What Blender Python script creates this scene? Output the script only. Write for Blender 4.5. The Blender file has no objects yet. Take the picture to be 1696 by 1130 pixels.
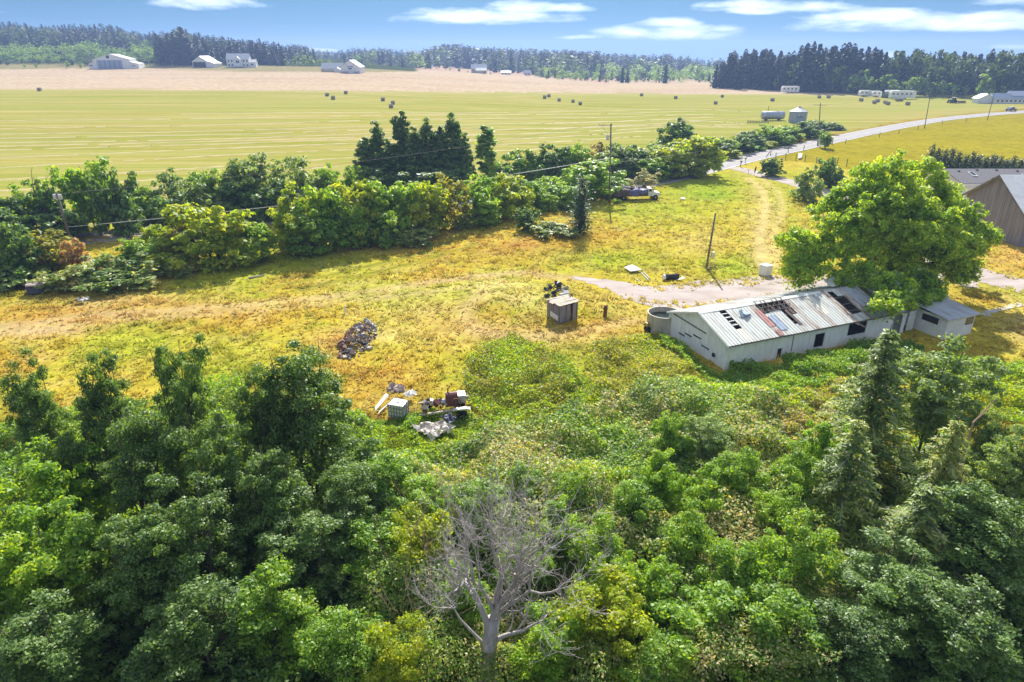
import bpy, bmesh, math, random
import numpy as np
from mathutils import Vector, Matrix
R = math.radians
random.seed(7)
SC = bpy.context.scene
COLL = SC.collection
# ------------------------------------------------------------------ camera
FPX, PITCH, CH = 1100.0, R(23.6), 24.0          # focal length in photo pixels, pitch, drone height
cam_d = bpy.data.cameras.new("camera")
cam_d.sensor_width = 36.0
cam_d.lens = FPX / 1696 * 36.0
cam_d.clip_start = 0.5
cam_d.clip_end = 9000
cam = bpy.data.objects.new("camera", cam_d)
COLL.objects.link(cam)
cam.location = (0, 0, CH)
cam.rotation_euler = (R(90) - PITCH, 0, 0)
SC.camera = cam
# ------------------------------------------------------------------ light
SUN_EL, SUN_AZ = R(39), R(5)                      # the sun stands ahead, a little to the right
SKY_STRENGTH, EXPOSURE = 0.15, 1.05
world = bpy.data.worlds.new("World")
SC.world = world
world.use_nodes = True
def setup_world():
    nt = world.node_tree; N = nt.nodes; L = nt.links
    N.clear()
    out = N.new("ShaderNodeOutputWorld"); bg = N.new("ShaderNodeBackground")
    tc = N.new("ShaderNodeTexCoord"); sep = N.new("ShaderNodeSeparateXYZ")
    L.new(tc.outputs["Generated"], sep.inputs[0])
    def M(op, a, b=None, c=None, clamp=False):
        n = N.new("ShaderNodeMath"); n.operation = op; n.use_clamp = clamp
        for i, v in enumerate((a, b, c)):
            if v is None: continue
            if isinstance(v, (int, float)): n.inputs[i].default_value = v
            else: L.new(v, n.inputs[i])
        return n.outputs[0]
    X, Y, Z = sep.outputs
    zup = M('ADD', M('MULTIPLY', M('MAXIMUM', Z, 0.0), 0.80), 0.20)    # a clear, deep sky right down to the treetops
    comb = N.new("ShaderNodeCombineXYZ")
    L.new(X, comb.inputs[0]); L.new(Y, comb.inputs[1]); L.new(zup, comb.inputs[2])
    nrm = N.new("ShaderNodeVectorMath"); nrm.operation = 'NORMALIZE'; L.new(comb.outputs[0], nrm.inputs[0])
    sky = N.new("ShaderNodeTexSky"); sky.sky_type = 'NISHITA'; sky.sun_disc = False
    sky.sun_elevation = SUN_EL; sky.sun_rotation = SUN_AZ
    sky.altitude = 0; sky.air_density = 1.0; sky.dust_density = 0.15; sky.ozone_density = 2.4
    L.new(nrm.outputs[0], sky.inputs[0])
    # clouds: soft banks low over the woods, unseen cover higher up thickened for fill light
    az = M('ARCTAN2', X, Y); el = M('ARCSINE', Z)
    cxy = N.new("ShaderNodeCombineXYZ"); L.new(az, cxy.inputs[0]); L.new(el, cxy.inputs[1])
    mp = N.new("ShaderNodeMapping"); mp.inputs["Scale"].default_value = (15, 62, 1); L.new(cxy.outputs[0], mp.inputs[0])
    no = N.new("ShaderNodeTexNoise"); no.inputs["Scale"].default_value = 1.0; no.inputs["Detail"].default_value = 7
    no.inputs["Roughness"].default_value = 0.55; no.inputs["Distortion"].default_value = 0.25
    L.new(mp.outputs[0], no.inputs["Vector"])
    nz = M('MULTIPLY', M('SUBTRACT', no.outputs["Fac"], 0.5), 3.1)
    banks = [(800, 30, 165, 15), (880, 14, 95, 12), (1112, 56, 150, 15), (1110, 40, 60, 10), (1540, 40, 195, 17), (1470, 28, 120, 12),
             (1640, 30, 90, 10), (340, 4, 85, 16), (1290, 14, 120, 13), (960, 62, 50, 5), (1215, 8, 60, 8),
             (1476, 92, 16, 7), (1690, 78, 40, 5), (520, 84, 60, 4), (470, -40, 200, 22), (1000, -55, 260, 26), (-200, 10, 120, 14), (1900, -10, 160, 20), (100, -90, 220, 30)]
    tot = None
    for (u, v, ru, rv) in banks:
        x = (u - 848) / FPX; y = (v - 565) / FPX
        f = math.cos(PITCH) - y * math.sin(PITCH); d = math.sin(PITCH) + y * math.cos(PITCH)
        a0 = math.atan2(x, f); e0 = -math.atan2(d, math.hypot(x, f)); ra = ru / FPX * 0.9; re = rv / FPX
        dx = M('DIVIDE', M('SUBTRACT', az, a0), ra); dy = M('DIVIDE', M('SUBTRACT', el, e0), re)
        below = M('LESS_THAN', dy, 0.0)                              # flatter undersides
        dy = M('MULTIPLY', dy, M('ADD', M('MULTIPLY', below, 0.55), 1.0))
        r = M('SUBTRACT', 1.0, M('ADD', M('MULTIPLY', dx, dx), M('MULTIPLY', dy, dy)))
        tot = r if tot is None else M('MAXIMUM', tot, r)
    dens = M('MULTIPLY', M('ADD', tot, nz), 0.75, clamp=True)
    # high clouds out of view, made denser and brighter to add fill light
    mp2 = N.new("ShaderNodeMapping"); mp2.inputs["Scale"].default_value = (2.2, 5.0, 1); L.new(cxy.outputs[0], mp2.inputs[0])
    no2 = N.new("ShaderNodeTexNoise"); no2.inputs["Scale"].default_value = 1.3; no2.inputs["Detail"].default_value = 6
    L.new(mp2.outputs[0], no2.inputs["Vector"])
    hi = M('MULTIPLY', M('MULTIPLY', M('SUBTRACT', no2.outputs["Fac"], 0.42), 4.0, clamp=True), M('MULTIPLY', M('SUBTRACT', el, 0.12), 6.0, clamp=True))
    dens = M('MAXIMUM', M('SMOOTHSTEP', 0.02, 0.95, dens) if False else M('POWER', dens, 1.2), M('MULTIPLY', hi, 0.85))
    dens = M('MULTIPLY', dens, 0.9)
    skyc = N.new("ShaderNodeMix"); skyc.data_type = 'RGBA'; skyc.blend_type = 'MULTIPLY'; skyc.inputs[0].default_value = 1.0
    L.new(sky.outputs[0], skyc.inputs[6]); skyc.inputs[7].default_value = (0.148, 0.238, 0.252, 1)
    mix = N.new("ShaderNodeMix"); mix.data_type = 'RGBA'
    L.new(dens, mix.inputs[0]); L.new(skyc.outputs[2], mix.inputs[6])
    mix.inputs[7].default_value = (6.0, 6.4, 7.5, 1)
    L.new(mix.outputs[2], bg.inputs[0]); bg.inputs[1].default_value = SKY_STRENGTH
    L.new(bg.outputs[0], out.inputs[0])
setup_world()
sun_d = bpy.data.lights.new("sun", 'SUN'); sun_d.energy = 4.6; sun_d.angle = R(0.53); sun_d.color = (1.0, 0.95, 0.86)
sun = bpy.data.objects.new("sun", sun_d); COLL.objects.link(sun)
sdir = Vector((math.sin(SUN_AZ) * math.cos(SUN_EL), math.cos(SUN_AZ) * math.cos(SUN_EL), math.sin(SUN_EL)))
sun.rotation_euler = sdir.to_track_quat('Z', 'Y').to_euler()
sun.location = sdir * 300
vs = SC.view_settings
vs.view_transform = 'Standard'; vs.look = 'None'; vs.exposure = EXPOSURE; vs.gamma = 1.0; vs.use_curve_mapping = False
SC.cycles.max_bounces = 7; SC.cycles.diffuse_bounces = 3; SC.cycles.glossy_bounces = 2; SC.cycles.transmission_bounces = 4
SC.cycles.volume_bounces = 0; SC.cycles.transparent_max_bounces = 6
SC.cycles.use_adaptive_sampling = True; SC.cycles.adaptive_threshold = 0.008
SC.cycles.use_denoising = True
SC.cycles.sample_clamp_indirect = 6
# ------------------------------------------------------------------ numbers
def sstep(a, b, x):
    t = np.clip((np.asarray(x, dtype=float) - a) / (b - a), 0, 1)
    return t * t * (3 - 2 * t)
def _h(ix, iy, seed):
    n = (ix.astype(np.int64) * 374761393 + iy.astype(np.int64) * 668265263 + seed * 1274126177) & 0x7fffffff
    n = ((n ^ (n >> 13)) * 1274126177) & 0x7fffffff
    return ((n ^ (n >> 16)) & 0xffff) / 65535.0
def vnoise(x, y, seed=0):
    x = np.asarray(x, dtype=float); y = np.asarray(y, dtype=float)
    ix = np.floor(x); iy = np.floor(y); fx = x - ix; fy = y - iy
    fx = fx * fx * (3 - 2 * fx); fy = fy * fy * (3 - 2 * fy)
    a = _h(ix, iy, seed); b = _h(ix + 1, iy, seed); c = _h(ix, iy + 1, seed); d = _h(ix + 1, iy + 1, seed)
    return (a * (1 - fx) + b * fx) * (1 - fy) + (c * (1 - fx) + d * fx) * fy
def fbm(x, y, seed=0, oct=4):
    s = 0; a = 0.5; t = 0
    for i in range(oct):
        s = s + a * vnoise(x * 2 ** i + 17.3 * i, y * 2 ** i - 9.1 * i, seed + i); t += a; a *= 0.5
    return s / t
# ------------------------------------------------------------------ terrain
def T(x, y):
    x = np.asarray(x, dtype=float); y = np.asarray(y, dtype=float)
    q = x / np.maximum(y, 60)
    s = sstep(0.20, -0.30, q)
    z = 0.024 * np.clip(y - 155, 0, 450) * s * sstep(150, 230, y)
    z = z + 0.08 * np.clip(y - 600, 0, 320) * sstep(-0.12, -0.6, q)
    z = z - 0.016 * np.clip(y - 480, 0, 420) * (1 - s) * sstep(480, 600, y)
    z = z - 0.020 * np.clip(y - 1000, 0, 3000) * sstep(-0.35, -0.1, q) - 0.05 * np.clip(y - 960, 0, 3000) * sstep(-0.1, -0.35, q)
    z = z + 0.75 * np.exp(-(((x - 1.0) / 7.5) ** 2 + ((y - 65.5) / 4.5) ** 2))       # low spoil mound in the yard
    z = z + 0.35 * np.exp(-(((x - 19.0) / 9) ** 2 + ((y - 95) / 7) ** 2))
    return z
def tz(x, y): return float(T(x, y))
def ray(u, v):
    x = (u - 848) / FPX; y = (v - 565) / FPX
    return x, math.cos(PITCH) - y * math.sin(PITCH), -(math.sin(PITCH) + y * math.cos(PITCH))
def G(u, v, z=None):                       # pixel -> where its ray meets the terrain (or the level z)
    rx, ry, rz = ray(u, v)
    if z is not None:
        t = (z - CH) / rz
        return Vector((rx * t, ry * t, z))
    t0 = 8.0
    t = 8.0
    while t < 4000:
        if CH + rz * t < tz(rx * t, ry * t): break
        t0 = t; t *= 1.02
    a, b = t0, t
    for _ in range(25):
        m = (a + b) / 2
        if CH + rz * m < tz(rx * m, ry * m): b = m
        else: a = m
    return Vector((rx * b, ry * b, CH + rz * b))
def ZY(u, v, Y):                           # pixel -> point of its ray above depth Y
    rx, ry, rz = ray(u, v); t = Y / ry
    return Vector((rx * t, Y, CH + rz * t))
def proj(x, y, z):                         # points -> photo pixels
    dz = CH - z
    dep = y * math.cos(PITCH) + dz * math.sin(PITCH)
    dn = dz * math.cos(PITCH) - y * math.sin(PITCH)
    dep = np.where(dep > 1, dep, 1)
    return 848 + FPX * x / dep, 565 + FPX * dn / dep
# ------------------------------------------------------------------ materials
MATS = {}
def _base(name):
    m = bpy.data.materials.new(name); m.use_nodes = True
    nt = m.node_tree; nt.nodes.clear()
    out = nt.nodes.new("ShaderNodeOutputMaterial"); b = nt.nodes.new("ShaderNodeBsdfPrincipled")
    nt.links.new(b.outputs[0], out.inputs[0])
    MATS[name] = m
    return m, nt, b, out
def mat(name, c, c2=None, rough=0.75, scale=2.0, metal=0.0, spec=0.3, bump=0.0, stretch=(1, 1, 1), lo=0.35, hi=0.65, detail=6):
    m, nt, b, out = _base(name)
    N, L = nt.nodes, nt.links
    b.inputs["Roughness"].default_value = rough; b.inputs["Metallic"].default_value = metal
    b.inputs["Specular IOR Level"].default_value = spec
    if c2 is None: c2 = tuple(k * 0.8 for k in c)
    tc = N.new("ShaderNodeTexCoord"); mp = N.new("ShaderNodeMapping"); mp.inputs["Scale"].default_value = stretch
    L.new(tc.outputs["Object"], mp.inputs[0])
    no = N.new("ShaderNodeTexNoise"); no.inputs["Scale"].default_value = scale; no.inputs["Detail"].default_value = detail
    no.inputs["Roughness"].default_value = 0.62
    L.new(mp.outputs[0], no.inputs["Vector"])
    cr = N.new("ShaderNodeValToRGB")
    cr.color_ramp.elements[0].position = lo; cr.color_ramp.elements[1].position = hi
    cr.color_ramp.elements[0].color = (*c2, 1); cr.color_ramp.elements[1].color = (*c, 1)
    L.new(no.outputs["Fac"], cr.inputs[0]); L.new(cr.outputs[0], b.inputs["Base Color"])
    if bump:
        bp = N.new("ShaderNodeBump"); bp.inputs["Strength"].default_value = bump; bp.inputs["Distance"].default_value = 0.05
        L.new(no.outputs["Fac"], bp.inputs["Height"]); L.new(bp.outputs[0], b.inputs["Normal"])
    return m
def leaf_mat(name, cols, trans=0.35, rough=0.45, spec=0.4, clump=0.35):
    """leaves: each leaf its own shade of the kind's greens, drifting a little from bough to bough"""
    m, nt, b, out = _base(name)
    N, L = nt.nodes, nt.links
    b.inputs["Roughness"].default_value = rough; b.inputs["Specular IOR Level"].default_value = spec
    ge = N.new("ShaderNodeNewGeometry")
    no = N.new("ShaderNodeTexNoise"); no.inputs["Scale"].default_value = clump; no.inputs["Detail"].default_value = 3
    L.new(ge.outputs["Position"], no.inputs["Vector"])
    ad = N.new("ShaderNodeMath"); ad.operation = 'MULTIPLY_ADD'; ad.inputs[1].default_value = 1.5; ad.inputs[2].default_value = -0.75
    L.new(no.outputs["Fac"], ad.inputs[0])
    a2 = N.new("ShaderNodeMath"); a2.operation = 'ADD'; a2.use_clamp = True
    L.new(ge.outputs["Random Per Island"], a2.inputs[0]); L.new(ad.outputs[0], a2.inputs[1])
    cr = N.new("ShaderNodeValToRGB"); e = cr.color_ramp.elements
    n = len(cols)
    while len(e) < n: e.new(0.5)
    for i, c in enumerate(cols):
        e[i].position = i / (n - 1); e[i].color = (*c, 1)
    L.new(a2.outputs[0], cr.inputs[0]); L.new(cr.outputs[0], b.inputs["Base Color"])
    tr = N.new("ShaderNodeBsdfTranslucent")
    gm = N.new("ShaderNodeMix"); gm.data_type = 'RGBA'; gm.blend_type = 'MULTIPLY'; gm.inputs[0].default_value = 1
    L.new(cr.outputs[0], gm.inputs[6]); gm.inputs[7].default_value = (2.9, 2.5, 0.8, 1)
    L.new(gm.outputs[2], tr.inputs[0])
    mx = N.new("ShaderNodeMixShader"); mx.inputs[0].default_value = trans
    L.new(b.outputs[0], mx.inputs[1]); L.new(tr.outputs[0], mx.inputs[2]); L.new(mx.outputs[0], out.inputs[0])
    return m
def attr_mat(name, rough=0.9, noise=None, trans=0.0, bump=0.0, spec=0.0, lo=0.75, hi=1.2, streak=()):
    """colour from the mesh's own 'Col' attribute times a fine grain"""
    m, nt, b, out = _base(name)
    N, L = nt.nodes, nt.links
    b.inputs["Roughness"].default_value = rough; b.inputs["Specular IOR Level"].default_value = spec
    at = N.new("ShaderNodeAttribute"); at.attribute_name = "Col"
    col = at.outputs["Color"]
    if noise:
        ge = N.new("ShaderNodeNewGeometry")
        last = None
        for sc in noise:
            no = N.new("ShaderNodeTexNoise"); no.inputs["Scale"].default_value = sc; no.inputs["Detail"].default_value = 5
            no.inputs["Roughness"].default_value = 0.65
            L.new(ge.outputs["Position"], no.inputs["Vector"])
            mr = N.new("ShaderNodeMapRange"); mr.inputs[1].default_value = 0.3; mr.inputs[2].default_value = 0.7
            mr.inputs[3].default_value = lo; mr.inputs[4].default_value = hi
            L.new(no.outputs["Fac"], mr.inputs[0])
            mx = N.new("ShaderNodeMix"); mx.data_type = 'RGBA'; mx.blend_type = 'MULTIPLY'; mx.inputs[0].default_value = 1
            L.new(col, mx.inputs[6]); L.new(mr.outputs[0], mx.inputs[7]); col = mx.outputs[2]; last = no
        if bump:
            bp = N.new("ShaderNodeBump"); bp.inputs["Strength"].default_value = bump; bp.inputs["Distance"].default_value = 0.12
            L.new(last.outputs["Fac"], bp.inputs["Height"]); L.new(bp.outputs[0], b.inputs["Normal"])
    if streak:                                                     # mowing streaks, only where the mesh's 'Field' attribute says hay field
        ge = N.new("ShaderNodeNewGeometry"); fa = N.new("ShaderNodeAttribute"); fa.attribute_name = "Field"
        for sc_, amp, hue in streak:
            mp = N.new("ShaderNodeMapping"); mp.inputs["Scale"].default_value = sc_; mp.inputs["Rotation"].default_value = (0, 0, R(4)); L.new(ge.outputs["Position"], mp.inputs[0])
            no = N.new("ShaderNodeTexNoise"); no.inputs["Scale"].default_value = 1.0; no.inputs["Detail"].default_value = 5; no.inputs["Roughness"].default_value = .7; L.new(mp.outputs[0], no.inputs["Vector"])
            mr = N.new("ShaderNodeMapRange"); mr.inputs[1].default_value = .36; mr.inputs[2].default_value = .66; L.new(no.outputs["Fac"], mr.inputs[0])
            mm = N.new("ShaderNodeMath"); mm.operation = 'MULTIPLY'; L.new(mr.outputs[0], mm.inputs[0]); L.new(fa.outputs["Fac"], mm.inputs[1])
            m2 = N.new("ShaderNodeMath"); m2.operation = 'MULTIPLY'; m2.inputs[1].default_value = amp; L.new(mm.outputs[0], m2.inputs[0])
            mx = N.new("ShaderNodeMix"); mx.data_type = 'RGBA'; L.new(m2.outputs[0], mx.inputs[0]); L.new(col, mx.inputs[6]); mx.inputs[7].default_value = (*hue, 1); col = mx.outputs[2]
    L.new(col, b.inputs["Base Color"])
    if trans:
        tr = N.new("ShaderNodeBsdfTranslucent"); L.new(col, tr.inputs[0]);
        mx = N.new("ShaderNodeMixShader"); mx.inputs[0].default_value = trans
        L.new(b.outputs[0], mx.inputs[1]); L.new(tr.outputs[0], mx.inputs[2]); L.new(mx.outputs[0], out.inputs[0])
    return m
# ------------------------------------------------------------------ mesh helpers
class MB:
    """collects boxes, tubes and sheets, then links them as ONE mesh object"""
    def __init__(s): s.v = []; s.f = []; s.m = []
    def add(s, vs_, fs, mi=0):
        o = len(s.v); s.v += [tuple(p) for p in vs_]; s.f += [tuple(i + o for i in f) for f in fs]; s.m += [mi] * len(fs); return s
    def box(s, c, d, rot=None, mi=0, taper=1.0):
        hx, hy, hz = d[0] / 2, d[1] / 2, d[2] / 2
        P = [Vector((sx * hx * (taper if sz > 0 else 1), sy * hy * (taper if sz > 0 else 1), sz * hz)) for sz in (-1, 1) for sy in (-1, 1) for sx in (-1, 1)]
        if rot is not None: P = [rot @ p for p in P]
        P = [p + Vector(c) for p in P]
        return s.add(P, [(0, 2, 3, 1), (4, 5, 7, 6), (0, 1, 5, 4), (1, 3, 7, 5), (3, 2, 6, 7), (2, 0, 4, 6)], mi)
    def tube(s, pts, rad, n=6, mi=0, cap=True):
        pts = [Vector(p) for p in pts]
        if not hasattr(rad, '__len__'): rad = [rad] * len(pts)
        rings = []; o = len(s.v); ref = None
        for i, p in enumerate(pts):
            d = (pts[min(i + 1, len(pts) - 1)] - pts[max(i - 1, 0)]).normalized()
            if ref is None: ref = d.orthogonal().normalized()
            ref = (ref - d * ref.dot(d))
            ref = d.orthogonal().normalized() if ref.length < 1e-4 else ref.normalized()
            b = d.cross(ref)
            for k in range(n):
                a = 2 * math.pi * k / n
                s.v.append(tuple(p + (ref * math.cos(a) + b * math.sin(a)) * rad[i]))
        for i in range(len(pts) - 1):
            for k in range(n):
                k2 = (k + 1) % n
                s.f.append((o + i * n + k, o + i * n + k2, o + (i + 1) * n + k2, o + (i + 1) * n + k)); s.m.append(mi)
        if cap:
            s.f.append(tuple(o + k for k in reversed(range(n)))); s.m.append(mi)
            s.f.append(tuple(o + (len(pts) - 1) * n + k for k in range(n))); s.m.append(mi)
        return s
    def lathe(s, prof, n=20, c=(0, 0, 0), mi=0, axis=None):
        o = len(s.v); c = Vector(c)
        for (r, z) in prof:
            for k in range(n):
                a = 2 * math.pi * k / n
                p = Vector((r * math.cos(a), r * math.sin(a), z))
                if axis is not None: p = axis @ p
                s.v.append(tuple(p + c))
        for i in range(len(prof) - 1):
            for k in range(n):
                k2 = (k + 1) % n
                s.f.append((o + i * n + k, o + i * n + k2, o + (i + 1) * n + k2, o + (i + 1) * n + k)); s.m.append(mi)
        return s
    def prism(s, poly, d, mi=0):              # a flat outline (3-d points) given the thickness vector d
        n = len(poly); d = Vector(d)
        P = [Vector(p) for p in poly] + [Vector(p) + d for p in poly]
        F = [tuple(reversed(range(n))), tuple(range(n, 2 * n))] + [(i, (i + 1) % n, n + (i + 1) % n, n + i) for i in range(n)]
        return s.add(P, F, mi)
    def mesh(s, name, mats, smooth=False):
        me = bpy.data.meshes.new(name); me.from_pydata(s.v, [], s.f)
        for m in (mats if isinstance(mats, (list, tuple)) else [mats]): me.materials.append(MATS[m] if isinstance(m, str) else m)
        if any(s.m): me.polygons.foreach_set("material_index", s.m)
        if smooth: me.polygons.foreach_set("use_smooth", [True] * len(s.f))
        me.update()
        return me
    def build(s, name, mats, parent=None, loc=None, rz=0.0, smooth=False):
        return link(name, s.mesh(name, mats, smooth), parent, loc, rz)
def link(name, me, parent=None, loc=None, rz=0.0):
    o = bpy.data.objects.new(name, me); COLL.objects.link(o)
    if loc is not None: o.location = loc
    if rz: o.rotation_euler = (0, 0, rz)
    if parent is not None: o.parent = parent
    return o
def tag(o, label, cat, group=None, kind=None):
    o["label"] = label; o["category"] = cat
    if group: o["group"] = group
    if kind: o["kind"] = kind
    return o
def thing(name, label, cat, loc=(0, 0, 0), rz=0.0, group=None):
    o = bpy.data.objects.new(name, None); COLL.objects.link(o)
    o.empty_display_size = 0.3; o.location = loc; o.rotation_euler = (0, 0, rz)
    return tag(o, label, cat, group)
def struct(o): o["kind"] = "structure"; return o
def dup(o, parent=None):
    c = o.copy(); COLL.objects.link(c); c.parent = parent
    for ch in list(o.children): dup(ch, c)
    return c
def quads_mesh(name, V, mats, cols=None, mi=None, k=4):
    """V: (n, k, 3) corner points of n loose faces"""
    n = V.shape[0]
    me = bpy.data.meshes.new(name)
    me.vertices.add(n * k); me.vertices.foreach_set("co", V.reshape(-1).astype(np.float32))
    me.loops.add(n * k); me.loops.foreach_set("vertex_index", np.arange(n * k, dtype=np.int32))
    me.polygons.add(n); me.polygons.foreach_set("loop_start", np.arange(0, n * k, k, dtype=np.int32))
    for m in (mats if isinstance(mats, (list, tuple)) else [mats]): me.materials.append(MATS[m])
    if mi is not None: me.polygons.foreach_set("material_index", mi.astype(np.int32))
    if cols is not None:
        ca = me.color_attributes.new("Col", 'FLOAT_COLOR', 'POINT')
        c4 = np.ones((n * k, 4), dtype=np.float32); c4[:, :3] = np.repeat(cols, k, axis=0) if cols.shape[0] == n else cols
        ca.data.foreach_set("color", c4.reshape(-1))
    me.update(); me.validate()
    return me
def unit(a): return a / np.maximum(np.linalg.norm(a, axis=-1, keepdims=True), 1e-6)
def leaves(P, Nn, size, rng, aspect=0.62, fold=0.18, along=None):
    """diamond leaves centred on P, facing Nn"""
    n = len(P); r = unit(rng.normal(size=(n, 3))) if along is None else np.cross(along, Nn)
    t = unit(np.cross(Nn, r)); b = np.cross(Nn, t)
    s = (np.asarray(size) * np.ones(n))[:, None]
    f = Nn * s * fold
    return np.stack([P - t * s, P - b * s * aspect + f, P + t * s * 1.1, P + b * s * aspect + f], axis=1)
# ------------------------------------------------------------------ ground
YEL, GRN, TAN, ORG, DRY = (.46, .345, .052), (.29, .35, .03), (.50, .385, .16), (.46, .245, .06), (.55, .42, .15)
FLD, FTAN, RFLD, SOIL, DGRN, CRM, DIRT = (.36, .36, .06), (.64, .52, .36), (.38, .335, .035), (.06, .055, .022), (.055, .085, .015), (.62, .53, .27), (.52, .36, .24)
def px_poly(u, pts):
    return np.interp(u, [p[0] for p in pts], [p[1] for p in pts])
# patches of the yard's grass: photo position, reach, kind, strength
PATCH = [(90, 520, 200, 22, ORG, .75), (200, 500, 120, 14, DIRT, .5), (60, 545, 120, 10, DIRT, .8), (330, 515, 160, 16, ORG, .5), (400, 440, 220, 18, GRN, .45), (520, 430, 120, 14, GRN, .5),
  (330, 560, 130, 22, GRN, .35), (380, 620, 90, 40, GRN, .75), (700, 410, 140, 22, ORG, .35), (850, 420, 120, 26, ORG, .55), (880, 410, 40, 14, (.5, .2, .1), .5), (960, 400, 70, 20, ORG, .4),
  (1010, 430, 90, 22, GRN, .7), (1090, 350, 120, 28, GRN, .6), (1180, 300, 120, 24, GRN, .75), (1170, 320, 60, 14, (.2, .33, .03), .6), (1215, 440, 60, 22, GRN, .85), (1140, 380, 70, 20, YEL, .5), (1160, 400, 40, 20, TAN, .6),
  (1260, 360, 26, 60, TAN, .75), (1290, 330, 30, 30, GRN, .5), (1265, 420, 24, 30, TAN, .8), (840, 480, 50, 14, CRM, .7), (880, 500, 40, 12, CRM, .6), (700, 520, 80, 30, CRM, .4), (640, 560, 60, 14, CRM, .65), (880, 600, 40, 12, CRM, .5), (560, 565, 50, 14, (.5, .26, .16), .6),
  (760, 540, 130, 30, ORG, .45), (860, 555, 120, 16, DIRT, .55), (970, 545, 80, 16, ORG, .5), (1020, 500, 60, 16, TAN, .5), (700, 600, 130, 40, YEL, .6), (640, 620, 60, 20, ORG, .5),
  (930, 620, 110, 50, (.26, .29, .025), .85), (860, 640, 90, 50, (.18, .30, .02), .8), (1050, 600, 110, 30, (.31, .31, .03), .8), (960, 570, 60, 14, TAN, .35), (1350, 680, 120, 40, (.26, .30, .02), .8), (1640, 720, 60, 40, (.47, .31, .03), .9), (1690, 640, 40, 60, (.33, .33, .03), .7),
  (1640, 540, 70, 14, YEL, .5), (1640, 480, 90, 12, (.40, .34, .08), .6), (1690, 540, 40, 30, DIRT, .5), (1690, 420, 60, 30, (.50, .31, .10), .85), (1310, 275, 60, 18, (.45, .34, .06), .8), (1400, 300, 60, 30, (.44, .36, .06), .7), (1240, 285, 30, 10, TAN, .5), (20, 480, 60, 24, GRN, .5), (120, 480, 80, 16, DGRN, .4)]
TRACKS = []
def gcol(x, y, want_field=False):
    """the colour of the ground cover at a place (its kind: hay, stubble, meadow, weeds, bare earth)"""
    x = np.asarray(x, dtype=float); y = np.asarray(y, dtype=float)
    z = T(x, y); u, v = proj(x, np.maximum(y, 1), z)
    w1 = fbm(x * .09, y * .09, 3); w2 = fbm(x * .45, y * .45, 9); w3 = fbm(x * .03, y * .05, 21)
    wu = u + (w1 - .5) * 60; wv = v + (w1 - .5) * 26
    C = np.zeros(x.shape + (3,)); C[:] = YEL
    def lay(c, a): C[:] = C * (1 - a[..., None]) + np.asarray(c) * a[..., None]
    lay(GRN, sstep(.50, .70, w1) * .55); lay(ORG, sstep(.52, .72, fbm(x * .12, y * .12, 33)) * .5); lay(TAN, sstep(.55, .75, w2) * .45)
    for (pu, pv, ru, rv, c, k) in PATCH:
        d = ((wu - pu) / ru) ** 2 + ((wv - pv) / rv) ** 2
        lay(c, np.exp(-d * .9) * k)
    lay(DRY, sstep(.58, .74, fbm(x * 1.1, y * 1.1, 51)) * .35 * (y < 120)); lay(GRN, sstep(.60, .78, fbm(x * .9, y * .9, 77)) * .4 * (y < 120))
    # wheel tracks across the meadow
    trk = np.zeros(x.shape)
    for pts, wd, c, k in [([(-60, 548), (60, 535), (150, 522), (260, 516), (420, 505), (560, 490), (700, 470), (850, 452), (960, 462)], 1.1, DIRT, .55),
                          ([(-60, 560), (60, 547), (160, 532), (270, 526), (430, 515), (570, 500), (720, 482), (840, 470)], .9, DIRT, .42),
                          ([(450, 478), (560, 452), (680, 425), (760, 395)], .5, (.2, .19, .03), .8), ([(480, 484), (590, 458), (700, 432), (790, 404)], .5, (.2, .19, .03), .7),
                          ([(800, 480), (770, 515), (780, 545), (850, 560), (960, 552), (1060, 530)], 1.1, DIRT, .45),
                          ([(1240, 296), (1262, 315), (1270, 345), (1258, 390), (1262, 440)], .9, (.56, .42, .22), .8), ([(1262, 296), (1290, 318), (1296, 345), (1282, 395), (1284, 440)], .7, (.56, .42, .22), .55)]:
        g = [G(*p) for p in pts]
        dm = np.full(x.shape, 1e9)
        for a, b in zip(g[:-1], g[1:]):
            dx, dy = b.x - a.x, b.y - a.y; L2 = dx * dx + dy * dy
            t = np.clip(((x - a.x) * dx + (y - a.y) * dy) / L2, 0, 1)
            dm = np.minimum(dm, np.hypot(x - a.x - t * dx, y - a.y - t * dy))
        lay(c, np.exp(-(dm / wd) ** 2) * min(1, k * 1.25) * (.75 + .9 * (w2 - .3)).clip(0, 1)); trk = np.maximum(trk, np.exp(-(dm / wd) ** 2) * k)
    # under the wood
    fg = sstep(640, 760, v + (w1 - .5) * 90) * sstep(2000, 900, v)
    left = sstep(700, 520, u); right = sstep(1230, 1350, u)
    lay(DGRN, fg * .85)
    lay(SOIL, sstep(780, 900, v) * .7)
    # hay field beyond the road
    edge = px_poly(u, [(0, 392), (300, 360), (600, 330), (850, 312), (1009, 296), (1150, 268), (1256, 247), (1381, 221), (1500, 199), (1600, 188), (1696, 180), (2200, 165)])
    hay = ((v < edge) & (y > 60))
    st = fbm(x * .012 + y * .004, y * .10, 61); st2 = fbm(x * .02, y * .35, 63, 3)
    H = np.zeros_like(C); H[:] = FLD
    def layH(c, a): H[:] = H * (1 - a[..., None]) + np.asarray(c) * a[..., None]
    layH((.50, .40, .15), sstep(.42, .62, st) * .75); layH((.27, .31, .035), sstep(.5, .7, st2) * .45); layH((.55, .43, .22), sstep(.60, .72, st2) * .6)
    layH((.27, .335, .04), np.exp(-((u - 1050) / 300) ** 2 - ((v - 225) / 30) ** 2) * .6); layH((.27, .345, .03), sstep(800, 1300, u) * sstep(260, 170, v) * .85)
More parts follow.
